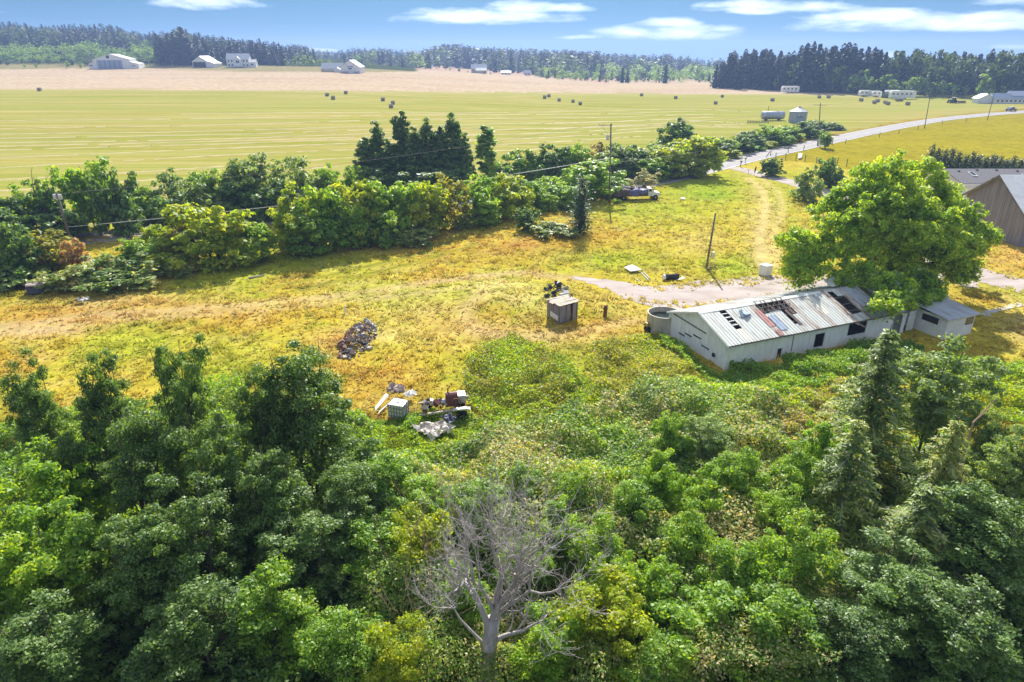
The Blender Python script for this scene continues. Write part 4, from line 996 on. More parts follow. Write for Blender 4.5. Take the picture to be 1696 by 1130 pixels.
    b.prism([(x0, y0, 0), (x0, y1, 0), (x0, y1, he), (x0, (y0 + y1) / 2, hr), (x0, y0, he)], (.1, 0, 0)); b.prism([(x1 - .1, y0, 0), (x1 - .1, y1, 0), (x1 - .1, y1, he), (x1 - .1, (y0 + y1) / 2, hr), (x1 - .1, y0, he)], (.1, 0, 0))
    b.box(((x0 + x1) / 2, y0 + .05, he / 2), (x1 - x0 - .2, .1, he)); b.box(((x0 + x1) / 2, y1 - .05, he / 2), (x1 - x0 - .2, .1, he)); b.build("wall", "white_board", h)
    ym = (y0 + y1) / 2; sl = (hr - he) / (ym - y0)
    for s in (-1, 1):
        e = ym + s * (ym - y0 + .35); ez = he - .35 * sl
        rf = link("roof", None, h)
        for i in range(9):
            xa = x0 - .3 + i * (x1 - x0 + .6) / 9; xb = x0 - .3 + (i + 1) * (x1 - x0 + .6) / 9 - .01
            b = MB(); b.prism([(xa, e, ez + .03), (xb, e, ez + .03), (xb, ym, hr + .05), (xa, ym, hr + .05)], (0, 0, .04)); b.build("roof_sheet", "shingle" if s > 0 else "galv", rf)
        b = MB(); b.prism([(x1 + .3, e, ez - .1), (x1 + .3, ym, hr - .08), (x1 + .3, ym, hr + .1), (x1 + .3, e, ez + .08)], (.04, 0, 0)); b.build("barge_board", "white_paint", rf)
    lx0, lx1, ly0, ly1 = 22.5, 26.2, -2.35, 1.38
    lt = link("lean_to", None, h)
    b = MB(); t = .08
    # front wall with a wide window, side walls
    b.box((lx0 + t / 2, (ly0 + ly1) / 2, 1.0), (t, ly1 - ly0, 2.0)); b.box((lx1 - t / 2, (ly0 + ly1) / 2, 1.0), (t, ly1 - ly0, 2.0))
    b.box(((lx0 + lx1) / 2, ly0 + t / 2, .5), (lx1 - lx0 - 2 * t, t, 1.0)); b.box(((lx0 + lx1) / 2, ly0 + t / 2, 1.86), (lx1 - lx0 - 2 * t, t, .24)); b.box((lx0 + 1.3, ly0 + t / 2, 1.37), (2.4, t, .74)); b.build("wall", "white_board", lt)
    b = MB(); b.box((lx0 + 3.05, ly0 + .06, 1.37), (1.05, .02, .7)); b.build("window_pane", "glass", lt)
    for i in range(7):
        b = MB(); b.box((lx0 + 1.2, ly0 - .012, .55 + i * .2), (2.3, .025, .18), rotm(x=-.12)); b.build("siding_board", "white_paint", lt)
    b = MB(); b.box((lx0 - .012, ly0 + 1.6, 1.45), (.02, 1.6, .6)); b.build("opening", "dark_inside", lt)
    for i in range(6):
        xa = lx0 - .3 + i * (lx1 - lx0 + .6) / 6; xb = xa + (lx1 - lx0 + .6) / 6 - .01
        b = MB(); b.prism([(xa, ly0 - .3, 2.0), (xb, ly0 - .3, 2.0), (xb, ly1, 2.46), (xa, ly1, 2.46)], (0, 0, .04)); b.build("roof_sheet", "roof_tin_dull", lt)
    b = MB(); b.box((21.6, .4, 1.0), (.9, .05, 1.9)); b.build("door", "white_paint", h)
shed()
# ------------------------------------------------------------------ grey barn and the house behind
def barn():
    o = thing("timber_barn", "weathered grey vertical-board barn with pale metal roof by the driveway", "barn", (67.5, 92.7, 0))
    hw, he, hr, L = 6.3, 4.5, 8.35, 22; rng = random.Random(5)
    gw = link("gable_wall", None, o); n = 42; w = 2 * hw / n
    zt = lambda y: he + (hr - he) * (1 - abs(y) / hw)
    for i in range(n):
        y0 = -hw + i * w; y1 = y0 + w; d = rng.uniform(-.015, .015)
        b = MB(); b.prism([(d, y0 + .008, -.1 + rng.uniform(0, .1)), (d, y1 - .008, -.1 + rng.uniform(0, .1)), (d, y1 - .008, zt(y1) - .05), (d, y0 + .008, zt(y0) - .05)], (.04, 0, 0)); b.build("board", "grey_wood", gw)
    b = MB(); b.box((L / 2, -hw + .1, he / 2), (L - .2, .1, he)); b.box((L / 2, hw - .1, he / 2), (L - .2, .1, he)); b.box((L, 0, he / 2), (.1, 2 * hw - .4, he)); b.prism([(L, -hw, he), (L, hw, he), (L, 0, hr)], (.08, 0, 0)); b.build("wall", "grey_wood", o)
    k = (hr - he) / hw
    for s in (-1, 1):
        rf = link("roof", None, o); e = s * (hw + .5); ez = he - .5 * k
        for i in range(14):
            xa = -.55 + i * (L + 1.0) / 14; xb = xa + (L + 1.0) / 14 - .012
            b = MB(); b.prism([(xa, e, ez + .02), (xb, e, ez + .02), (xb, 0, hr + .04), (xa, 0, hr + .04)], (0, 0, .05)); b.build("roof_sheet", "galv_pale", rf)
        b = MB(); b.prism([(-.6, e, ez - .22), (-.6, 0, hr - .2), (-.6, 0, hr + .06), (-.6, e, ez + .04)], (.06, 0, 0)); b.build("barge_board", "old_wood", rf)
barn()
def grey_house():
    o = thing("white_house", "white house with long dark shingle roof and skylights behind the barn", "house", (71.7, 112, 0))
    hw, he, hr, L = 5.0, 4.75, 6.05, 30
    b = MB()
    b.prism([(0, -hw, 0), (0, hw, 0), (0, hw, he), (0, 0, hr), (0, -hw, he)], (.15, 0, 0)); b.prism([(L, -hw, 0), (L, hw, 0), (L, hw, he), (L, 0, hr), (L, -hw, he)], (.15, 0, 0))
    b.box((L / 2, -hw + .08, he / 2), (L - .2, .15, he)); b.box((L / 2, hw - .08, he / 2), (L - .2, .15, he)); b.build("wall", "white_paint", o)
    k = (hr - he) / hw; ov = .5
    for s in (-1, 1):
        e = s * (hw + ov); ez = he - ov * k
        b = MB(); b.prism([(-.4, e, ez + .02), (L + .4, e, ez + .02), (L + .4, 0, hr + .03), (-.4, 0, hr + .03)], (0, 0, .08)); rf = b.build("roof", "shingle", o)
        b = MB(); b.box((L / 2, e - s * .02, ez - .08), (L + .8, .06, .2)); b.build("gutter", "white_paint", rf)
        if s < 0:
            for (x, y) in ((3.2, -2.2), (11.5, -3.0)):
                z = hr + .1 + y * -1 * -k; b = MB(); b.box((x, y, hr + .16 + k * y), (.8, 1.6, .18), rotm(x=math.atan(k))); b.box((x, y, hr + .262 + k * y), (.6, 1.35, .02), rotm(x=math.atan(k)), 1); b.build("skylight", ["white_paint", "glass"], rf)
            for i in range(8):
                x = 1.6 + i * 3.2; y = -.6 if i % 3 else -1.0; b = MB(); b.box((x, y, hr + .16 + k * y), (.3, .3, .14)); b.build("roof_vent", "black_plastic", rf)
            for (x, y) in ((5.2, -4.2), (9.4, -3.2)):
                b = MB(); b.tube([(x, y, hr + k * y), (x, y, hr + k * y + .45)], .07, 8); b.build("vent_pipe", "black_plastic", rf)
    b = MB(); b.box((8.0, -hw - .8, 1.3), (4.0, 1.6, 2.6)); b.build("porch", "white_paint", o)
grey_house()
# ------------------------------------------------------------------ grain bin and tank in the field
def grain_bin():
    p = G(1320, 203); o = thing("grain_bin", "round corrugated steel grain bin with pale conical roof and lettering", "grain bin", p)
    r, h = 3.0, 3.9; prof = []
    for i in range(41):
        prof.append((r + .035 * math.sin(i * math.pi / 2 * 1.0), h * i / 40))
    b = MB(); b.lathe(prof, 36); b.build("wall", "galv", o, smooth=True)
    for k in range(12):
        a = k * math.pi / 6; b = MB(); b.box(((r + .06) * math.cos(a), (r + .06) * math.sin(a), h / 2), (.06, .1, h), rotm(a)); b.build("stiffener", "galv", o)
    prof = [(r + .22, h - .06), (r + .2, h + .02), (.45, h + 1.35), (.45, h + 1.5)]
    b = MB(); b.lathe(prof, 24); rf = b.build("roof", "galv_pale", o)
    for k in range(24):
        a = k * math.pi / 12; b = MB(); b.tube([((r + .2) * math.cos(a), (r + .2) * math.sin(a), h + .04), (.46 * math.cos(a), .46 * math.sin(a), h + 1.38)], .03, 4); b.build("roof_rib", "galv_pale", rf)
    b = MB(); b.lathe([(.5, h + 1.48), (.5, h + 1.58), (.02, h + 1.78)], 12); b.build("cap", "black_plastic", rf)
    # the lettering, bent round the wall
    cu = bpy.data.curves.new("lettering", 'FONT'); cu.body = "ALERT"; cu.size = 1.0; cu.extrude = 0.0; cu.align_x = 'CENTER'
    to = bpy.data.objects.new("lettering_tmp", cu); COLL.objects.link(to)
    dg = bpy.context.evaluated_depsgraph_get(); me = bpy.data.meshes.new_from_object(to.evaluated_get(dg)); bpy.data.objects.remove(to)
    a0 = math.atan2(-p.y, -p.x) + .32
    for v in me.vertices:
        x, y = v.co.x * .95, v.co.y
        a = a0 + x / r; v.co = ((r + .06) * math.cos(a), (r + .06) * math.sin(a), 1.9 + y * .8)
    me.materials.clear(); me.materials.append(MATS["lettering"]); link("lettering", me, o)
grain_bin()
def fuel_tank():
    p = G(1279, 199.5); o = thing("steel_tank", "horizontal bluish steel tank lying in the hay field", "tank", p, R(8))
    r, L = 1.45, 8.2; ax = rotm(y=R(90))
    prof = [(.01, -L / 2 - .45), (r * .5, -L / 2 - .38), (r * .85, -L / 2 - .2), (r, -L / 2)] + [(r, L / 2)] + [(r * .85, L / 2 + .2), (r * .5, L / 2 + .38), (.01, L / 2 + .45)]
    b = MB(); b.lathe(prof, 24, (0, 0, r + .35), 0, ax); b.build("shell", "galv", o, smooth=True)
    for x in (-2.6, 0, 2.6):
        b = MB(); b.lathe([(r + .03, x - .05), (r + .03, x + .05)], 24, (0, 0, r + .35), 0, ax); b.build("band", "galv_pale", o)
    for x in (-2.6, 2.6):
        b = MB(); b.box((x, 0, .35), (.4, 2.0, .8), taper=.8); b.build("cradle", "rust", o)
    b = MB(); b.tube([(-2.2, 0, 2 * r + .3), (-2.15, 0, 2 * r + 2.3)], .09, 8); b.build("stack_pipe", "rust", o)
    b = MB(); b.box((1.6, 0, 2 * r + .38), (.7, .5, .14)); b.build("hatch", "steel", o)
fuel_tank()
# ------------------------------------------------------------------ hay bales and windrows
def bales():
    b = MB(); r, L = .80, 1.6; ax = rotm(y=R(90))
    prof = [(.02, -L / 2 + .05), (r * .5, -L / 2 + .02), (r * .97, -L / 2), (r, -L / 2 + .04), (r * 1.01, 0), (r, L / 2 - .04), (r * .97, L / 2), (r * .5, L / 2 - .02), (.02, L / 2 - .05)]
    b.lathe(prof, 18, (0, 0, r * .97), 0, ax); me = b.mesh("hay_bale", "hay", False)
    rg = random.Random(2)
    for (u, v) in [(66, 151), (542, 159.5), (552, 165), (573, 156), (634.5, 167.5), (651, 173), (648, 179), (902, 163.5), (909, 161), (926, 168), (949, 170), (961, 174), (1062.5, 159.5), (1119, 164), (1196, 161.5), (1185, 173), (1279, 168), (1356.6, 163), (1372, 163), (1426, 168), (1453, 169.5), (1448, 172), (1466, 172), (1470, 174), (1486, 168), (1492, 168), (1503, 174.5)]:
        p = G(u, v); o = link("hay_bale", me, None, p, rg.uniform(-.15, .15)); s = rg.uniform(.95, 1.08); o.scale = (s, s, s)
        tag(o, "round hay bale lying on the mown hay field", "hay bale", "hay bales on the field")
bales()
def windrows():
    rg = np.random.default_rng(6)
    for k, row in enumerate([[(-20, 200), (440, 195), (860, 190), (1150, 184)], [(-20, 213.5), (440, 205), (860, 196), (1180, 189)], [(-20, 223), (440, 215), (860, 205), (1180, 194)], [(-20, 237), (440, 228), (860, 214), (1160, 201)], [(-20, 249), (440, 236), (860, 222), (1150, 208)], [(-20, 263), (440, 243), (860, 230), (1090, 216)], [(-20, 279), (440, 254), (860, 238), (1060, 226)], [(-20, 299), (250, 284), (600, 260), (900, 247)], [(-20, 318), (250, 298), (560, 276)], [(-20, 335), (160, 320), (330, 305)],
                             [(300, 189), (700, 187), (1100, 181), (1250, 186)], [(900, 205), (1100, 199), (1230, 205), (1180, 208)], [(900, 214), (1090, 208), (1230, 211)], [(-20, 230), (440, 221), (800, 212)], [(-20, 243), (440, 232), (800, 222)]]):
        C = catmull([G(*p) for p in row], 26); b = MB(); w = .8; n = len(C)
        for i, p in enumerate(C):
            d = (C[min(i + 1, n - 1)] - C[max(i - 1, 0)]).normalized(); s = Vector((-d.y, d.x, 0)); q = p + s * float(rg.normal() * .25)
            hh = float(rg.uniform(.05, .17)); ww = w * float(rg.uniform(.6, 1.5)); z = tz(q.x, q.y)
            for (o_, z_) in ((-1, -.02), (-.45, hh * .8), (.05, hh), (.5, hh * .7), (1, -.02)): t_ = q + s * ww * o_; b.v.append((t_.x, t_.y, z + z_))
        for i in range(n - 1):
            if rg.random() < .06: continue
            for j in range(4): b.f.append((i * 5 + j, i * 5 + j + 1, i * 5 + 5 + j + 1, i * 5 + 5 + j)); b.m.append(0)
        tag(b.build("hay_windrow", "hay_cut"), "long raked row of cut hay across the mown field", "windrow", "windrows of cut hay")
windrows()
# ------------------------------------------------------------------ utility poles and wires
def util_pole(u, vb, vt, label, arm=None, trans=False, u_top=None, lean=True, name="utility_pole", r=.15, Y=None):
    p = G(u, vb) if Y is None else Vector((ZY(u, vb, Y).x, Y, tz(ZY(u, vb, Y).x, Y)))
    tp = ZY(u_top if u_top else u, vt, p.y); h = tp.z - p.z; dx = (tp.x - p.x) if lean else 0
    o = thing(name, label, "utility pole", p)
    b = MB(); b.tube([(0, 0, -.2), (dx * .5, 0, h * .5), (dx, 0, h)], [r, r * .9, r * .75], 8); b.build("post", "pole_wood", o, smooth=True)
    if arm:
        (x0, x1, z, dy) = arm; a = MB(); a.tube([(dx + x0, -dy, h - z), (dx + x1, dy, h - z)], .065, 4); ar = a.build("crossarm", "pole_wood", o)
        for t in (0.02, .35, .98):
            x = dx + x0 + (x1 - x0) * t; c = MB(); c.lathe([(.03, 0), (.06, .05), (.03, .1), (.06, .15), (.02, .2)], 8, (x, -dy + 2 * dy * t, h - z + .05)); c.build("insulator", "steel", ar)
        if abs(x0) > 1.2 and abs(x1) < .5:
            c = MB(); c.tube([(dx + x0 * .8, 0, h - z), (dx, 0, h - z - 1.9)], .03, 4); c.build("brace", "steel", o)
    if trans:
        c = MB(); c.lathe([(.01, 0), (.24, 0), (.26, .08), (.26, .75), (.2, .85), (.01, .88)], 12, (dx - .42, -.1, h - 2.6)); c.build("transformer", "galv_pale", o, smooth=True)
    return o, Vector((p.x + dx, p.y, p.z + h))
P1, t1 = util_pole(120, 408, 320, "dark utility pole rising from the hedgerow beside the withered orange shrub", None, u_top=94, r=.19)
b = MB(); b.lathe([(.01, -.5), (.23, -.5), (.25, 0), (.2, .12), (.01, .15)], 12, tuple(t1 - P1.location + Vector((-.3, -.1, -.25)))); b.build("transformer", "galv_pale", P1)
b = MB(); b.lathe([(.01, -.5), (.23, -.5), (.25, 0), (.2, .12), (.01, .15)], 12, tuple(t1 - P1.location + Vector((.35, -.1, -.3)))); b.build("transformer", "galv_pale", P1)
P2, t2 = util_pole(1009, 337, 205, "tall utility pole with one-sided crossarm behind the tarped truck", (-2.0, .2, .25, .1), True, u_top=1012)
P3, t3 = util_pole(1354, 242, 171, "utility pole with symmetrical crossarm beside the road and small shrub", (-1.6, 1.6, .5, -.3), False, u_top=1359)
P4, t4 = util_pole(1531, 213, 146, "leaning utility pole on the road verge beside the open green field", None, u_top=1543, r=.13)
P5, t5 = util_pole(1635, 200, 155, "leaning utility pole on the road verge before the low grey-roofed house", None, u_top=1647, r=.13)
P6, t6 = util_pole(1601, 160, 144, "small far utility pole before the dark wood, between the tractor and the house", (-1.0, 1.0, .4, 0), u_top=1602, r=.12)
P7, t7 = util_pole(1317, 151, 136, "small far utility pole beside the camper before the dark wood", None, r=.12)
P8, t8 = util_pole(1170, 444, 353, "bare leaning service pole with meter box beside the gravel yard", None, u_top=1185, name="service_pole", r=.13)
b = MB(); b.box((.55, -.2, 1.7), (.32, .2, .7)); b.build("meter_box", "galv_pale", P8)
b = MB(); b.tube([(.1, 0, 0), (.45, -.1, 2.1)], .03, 5); b.build("conduit", "steel", P8)
def wire(name, a, c, sag, label, r=.018, m="wire"):
    a, c = Vector(a), Vector(c); pts = []
    for i in range(25):
        t = i / 24; p = a.lerp(c, t); p.z -= 4 * sag * t * (1 - t); pts.append(p - a)
    b = MB(); b.tube(pts, r, 4); return tag(b.build(name, m, None, a), label, "cable")
wire("overhead_cable", ZY(113, 376, P1.location.y), ZY(1010, 262, P2.location.y), .9, "low sagging cable between the hedgerow pole and the tall pole", .045, "galv_pale")
wire("overhead_cable", t1 + Vector((.2, 0, -.1)), t2 + Vector((-1.9, 0, -.1)), .9, "upper thin wire between the hedgerow pole and the tall pole's crossarm", .024)
wire("overhead_cable", t2 + Vector((0, 0, -.2)), t3 + Vector((-1.5, 0, -.4)), 1.2, "wire from the tall pole to the roadside pole with crossarm", .016)
wire("overhead_cable", t3 + Vector((1.5, 0, -.4)), t4, 1.0, "wire between the roadside crossarm pole and the next leaning pole", .02)
wire("overhead_cable", t4, t5, .9, "wire between the two leaning roadside poles", .02)
wire("overhead_cable", t6, t7, 1.2, "far wire strung before the dark wood", .03, "galv_pale")
wire("overhead_cable", ZY(1010, 270, P2.location.y), ZY(1354, 206, P3.location.y), 1.2, "lower cable from the tall pole to the roadside crossarm pole", .022)
g_ = G(1112, 321); wire("guy_wire", t2 + Vector((0, 0, -3.0)), g_, 0, "pale guy wire slanting down from the tall pole beside the truck", .03, "roof_tin_pale")
# ------------------------------------------------------------------ fences
def fence(pts, label, h=1.3, nw=3, lean=None):
    P = [G(*p) for p in pts]; o = thing("wire_fence", label, "fence", P[0]); rg = random.Random(len(pts))
    tops = []
    for i, p in enumerate(P):
        q = p - P[0]; hh = h * rg.uniform(.85, 1.2); l = Vector((rg.uniform(-.12, .12), rg.uniform(-.1, .1), 0)) + (lean[i] if lean and i in lean else Vector((0, 0, 0)))
        b = MB(); b.tube([q + Vector((0, 0, -.15)), q + l + Vector((0, 0, hh))], .09, 6); b.build("post", "old_wood", o); tops.append((q, l, hh))
    for k in range(nw):
        b = MB(); b.tube([q + l * (.9 - k * .25) + Vector((0, 0, hh * (.9 - k * .27))) for (q, l, hh) in tops], .012, 3); b.build("strand", "wire", o)
fence([(1268, 261.5), (1284.5, 265.5), (1301, 266), (1318, 267), (1333, 268), (1352, 270), (1386, 273), (1402, 276), (1424, 279)], "old post-and-wire fence along the top of the dry lawn by the driveway", 1.5, 3, {0: Vector((.8, 0, 0))})
fence([(1276, 258), (1305, 253), (1331, 249), (1355, 243), (1378, 241), (1400, 238), (1456, 228), (1488, 222), (1520, 215), (1560, 207), (1600, 202)], "wire fence along the road verge beside the green field", 1.4, 3)
b = MB(); p_ = G(1255, 205); fo = thing("plank_fence", "short brown plank fence beside the steel tank", "fence", p_, -.28)
for i in range(8):
    b = MB(); b.box((-3.5 + i, 0, .5), (.12, .12, 1.0)); b.build("post", "old_wood", fo)
for z in (.35, .6, .85):
    b = MB(); b.box((0, -.08, z), (7.4, .04, .14)); b.build("rail", "old_wood", fo)
# ------------------------------------------------------------------ mailboxes and marker
p_ = G(1226.5, 277); o = thing("mailbox", "black mailbox on a dark post where the driveway meets the road", "mailbox", p_)
b = MB(); b.box((0, 0, .55), (.14, .14, 1.1)); b.build("post", "black_plastic", o)
b = MB(); b.box((0, 0, 1.2), (.3, .6, .18)); b.lathe([(.15, -.3), (.15, .3)], 12, (0, 0, 1.29), 0, rotm(x=R(90))); b.build("box", "black_plastic", o)
p_ = G(1234, 271); o = thing("mailbox", "grey metal mailbox on a post beside the black one", "mailbox", p_)
b = MB(); b.box((0, 0, .5), (.1, .1, 1.0)); b.build("post", "old_wood", o)
b = MB(); b.box((0, 0, 1.15), (.3, .55, .3)); b.lathe([(.15, -.28), (.15, .28)], 12, (0, 0, 1.3), 0, rotm(x=R(90))); b.build("box", "galv", o)
p_ = G(1249.2, 291); o = thing("garden_flag", "narrow black feather-shaped flag on a thin stake beside the driveway", "flag", p_, .2)
b = MB(); b.tube([(0, 0, 0), (.05, 0, 1.9)], .02, 5); b.build("stake", "steel", o)
b = MB(); b.prism([(-.05, 0, .5), (.12, 0, .7), (.28, 0, 1.3), (.24, 0, 1.9), (.1, 0, 1.95), (-.06, 0, 1.5), (-.12, 0, 1.0)], (0, .02, 0)); b.build("cloth", "black_plastic", o)
p_ = G(1239, 290); o = thing("survey_stake", "thin reddish stake beside the driveway entrance", "stake", p_)
b = MB(); b.box((0, 0, .6), (.06, .06, 1.2)); b.build("shaft", "rust", o); b = MB(); b.box((0, 0, 1.15), (.09, .09, .15)); b.build("ribbon", "red_paint", o)
# ------------------------------------------------------------------ tarped truck
def truck():
    p = (G(1016, 337) + G(1086, 327)) / 2 + Vector((0, .8, 0)); p.z = 0
    o = thing("flatbed_truck", "old white-cabbed truck heaped with junk under violet and brown tarps", "truck", p, R(6))
    b = MB(); b.box((-.9, 0, .85), (6.0, 2.2, .25)); b.build("bed", "rust", o)
    for s in (-1, 1):
        b = MB(); b.box((-.9, s * 1.1, 1.35), (6.0, .08, .8)); b.build("side_board", "tarp_brown", o)
    cab = MB()
    cab.prism([(2.1, -1.0, .7), (4.2, -1.0, .7), (4.25, -1.0, 1.25), (3.2, -1.0, 1.42), (2.8, -1.0, 2.0), (2.1, -1.0, 2.05)], (0, 2.0, 0)); cab.build("cab", "white_paint", o)
    b = MB(); b.prism([(3.22, -.9, 1.46), (2.84, -.9, 1.96), (2.84, .9, 1.96), (3.22, .9, 1.46)], (.03, 0, .03)); b.build("windscreen", "glass", o)
    for s in (-1, 1):
        b = MB(); b.box((2.5, s * 1.005, 1.7), (.5, .03, .4)); b.build("side_window", "glass", o)
        b = MB(); b.lathe([(.18, -.13), (.42, -.13), (.46, -.08), (.46, .08), (.42, .13), (.18, .13)], 18, (3.5, s * .95, .46), 0, rotm(x=R(90))); w_ = b.build("wheel", "rubber", o); b = MB(); b.lathe([(.01, -.1), (.2, -.1), (.2, .1), (.01, .1)], 12, (3.5, s * .95, .46), 0, rotm(x=R(90))); b.build("rim", "steel", w_)
        b = MB(); b.lathe([(.18, -.2), (.42, -.2), (.46, -.14), (.46, .14), (.42, .2), (.18, .2)], 18, (-2.2, s * .9, .46), 0, rotm(x=R(90))); w_ = b.build("wheel", "rubber", o); b = MB(); b.lathe([(.01, -.15), (.2, -.15), (.2, .15), (.01, .15)], 12, (-2.2, s * .9, .46), 0, rotm(x=R(90))); b.build("rim", "steel", w_)
        b = MB(); b.box((4.27, s * .7, 1.0), (.04, .25, .2)); b.build("headlight", "glass", o)
    rg = np.random.default_rng(3)
    def tarp(x0, x1, m, sd, drop):                                # a wrinkled cloth over the heap, hanging down the near side
        b = MB(); nx, ny = 16, 12; r2 = np.random.default_rng(sd)
        for i in range(nx + 1):
            for j in range(ny + 1):
                x = x0 + (x1 - x0) * i / nx; t = j / ny
                if t < .5: y = .2 - 1.35 * t / .5; z = 1.95 + .12 * math.sin(x * 3 + t * 4) - .2 * t
                else: y = -1.18 - .12 * math.sin(x * 4.2 + sd) * (t - .5); z = 1.8 - (t - .5) / .5 * drop * (.75 + .3 * math.sin(x * 1.7 + sd))
                b.v.append((x, y + r2.normal() * .02, z + r2.normal() * .025))
        for i in range(nx):
            for j in range(ny): q = i * (ny + 1) + j; b.f.append((q, q + ny + 1, q + ny + 2, q + 1)); b.m.append(0)
        b.build("tarp", m, o, smooth=True)
    tarp(-3.9, -1.2, "tarp_brown", 1, 1.05); tarp(-1.3, 2.0, "tarp_violet", 2, 1.05)
    for i in range(48):
        m = rg.choice(["white_paint", "steel", "rust", "char", "pale_wood", "roof_blue", "galv_pale", "roof_red"]); s = rg.uniform(.15, .6, 3) * np.array([1, .8, .5])
        b = MB(); b.box((0, 0, 0), tuple(s), rotm(*rg.uniform(-.7, .7, 3)), taper=float(rg.uniform(.5, 1))); q = b.build("junk_piece", str(m), o); q.location = (rg.uniform(-3.8, 2.0), rg.uniform(-.5, .95), 1.95 + rg.uniform(0, .35))
truck()
# ------------------------------------------------------------------ yard clutter
def totes():
    # white square tank beside the gravel
    p = G(1266.5, 455.5); o = thing("white_water_tank", "white square plastic water tank beside the gravel yard", "tank", p, R(28))
    b = MB(); h, w, c = 1.25, 1.2, .18
    ring = lambda s, z: [(x * s, y * s, z) for (x, y) in ((-w / 2 + c, -w / 2), (w / 2 - c, -w / 2), (w / 2, -w / 2 + c), (w / 2, w / 2 - c), (w / 2 - c, w / 2), (-w / 2 + c, w / 2), (-w / 2, w / 2 - c), (-w / 2, -w / 2 + c))]
    L = [ring(.94, .02), ring(1, .12), ring(1, .5), ring(.97, .55), ring(1, .6), ring(1, h - .15), ring(.88, h)]
    for q in L: b.v += q
    for i in range(len(L) - 1):
        for k in range(8): b.f.append((i * 8 + k, i * 8 + (k + 1) % 8, i * 8 + 8 + (k + 1) % 8, i * 8 + 8 + k)); b.m.append(0)
    b.f.append(tuple(range((len(L) - 1) * 8, len(L) * 8))); b.m.append(0); b.f.append(tuple(reversed(range(8)))); b.m.append(0)
    b.build("shell", "plastic_white", o); b = MB(); b.lathe([(.16, h), (.16, h + .06), (.01, h + .06)], 14); b.build("cap", "galv_pale", o)
    # caged liquid tote
    p = G(661, 690); o = thing("liquid_tote", "white caged liquid tote standing in the weeds by the wood", "tote", p, R(-18))
    b = MB(); b.box((0, 0, .68), (1.08, .92, 1.0), taper=.97); b.build("bottle", "plastic_white", o)
    b = MB(); b.lathe([(.12, 1.18), (.12, 1.24), (.01, 1.24)], 12); b.build("cap", "galv_pale", o)
    b = MB(); b.box((0, 0, .06), (1.2, 1.0, .12)); b.build("pallet", "pale_wood", o)
    for z in (.3, .6, .9, 1.16):
        b = MB(); c = [(-.57, -.49, z), (.57, -.49, z), (.57, .49, z), (-.57, .49, z), (-.57, -.49, z)]; b.tube(c, .028, 4); b.build("cage_bar", "steel", o)
    for i in range(6):
        for s in (-1, 1):
            b = MB(); b.tube([(-.55 + i * .22, s * .5, .12), (-.55 + i * .22, s * .5, 1.18)], .026, 4); b.build("cage_bar", "steel", o)
    for i in range(4):
        for s in (-1, 1):
            b = MB(); b.tube([(s * .58, -.4 + i * .27, .12), (s * .58, -.4 + i * .27, 1.18)], .026, 4); b.build("cage_bar", "steel", o)
totes()
def flat(name, pxs, h, m, label, cat, tilt=None, th=.05):
    P = [G(u, v) for (u, v) in pxs]; c = sum(P, Vector()) / len(P)
    b = MB(); b.prism([(p.x - c.x, p.y - c.y, h + (tilt[i] if tilt else 0)) for i, p in enumerate(P)], (0, 0, th)); o = b.build(name, m, None, (c.x, c.y, c.z))
    return tag(o, label, cat)
flat("foam_panel", [(622, 686), (637, 676), (645, 670), (640, 667), (622, 680)], .25, "plastic_white", "long white panel leaning beside the liquid tote, upper one", "panel", [.0, .3, .5, .5, 0])
flat("foam_panel", [(626, 690), (641, 682), (645, 677), (628, 685)], .15, "plastic_white", "long white panel leaning beside the liquid tote, lower one", "panel", [.0, .3, .3, 0])
flat("blue_board", [(655, 697), (666, 694), (667, 688), (654, 689)], .3, "roof_blue", "small pale blue board lying below the liquid tote", "board", [0, .1, .5, .5])
def crumple(name, pxs, m, label, cat, sd, amp=.22, n=14, h0=.35):
    P = [G(u, v) for (u, v) in pxs]; c = sum(P, Vector()) / 4; rg = np.random.default_rng(sd); b = MB()
    for i in range(n + 1):
        for j in range(n + 1):
            s, t = i / n, j / n; p = P[0].lerp(P[1], s).lerp(P[3].lerp(P[2], s), t) - c
            p += Vector((rg.normal() * .06, rg.normal() * .06, 0)); z = h0 + amp * (math.sin(s * 9 + sd) * math.sin(t * 7) + rg.normal() * .45)
            b.v.append((p.x, p.y, max(.06, z)))
    for i in range(n):
        for j in range(n): q = i * (n + 1) + j; b.f.append((q, q + n + 1, q + n + 2, q + 1)); b.m.append(0)
    o = b.build(name, m, None, (c.x, c.y, 0)); sm = o.modifiers.new("thick", 'SOLIDIFY'); sm.thickness = .03
    return tag(o, label, cat)
crumple("plastic_sheeting", [(683, 720), (733, 712), (756, 722), (715, 744)], "sheet_pale", "crumpled pale sheeting spread over the weeds below the red machine", "sheeting", 4, .2, 14, .75)
crumple("dark_sheeting", [(730, 712), (748, 706), (758, 714), (748, 722)], "navy_sheet", "dark crumpled sheet lying on the pale sheeting's corner", "sheeting", 6, .12, 8, 1.0)
crumple("plastic_bag", [(668, 662), (684, 655), (692, 662), (676, 668)], "plastic_white", "white torn plastic bags beside the liquid tote", "bag", 9, .14, 8, .5)
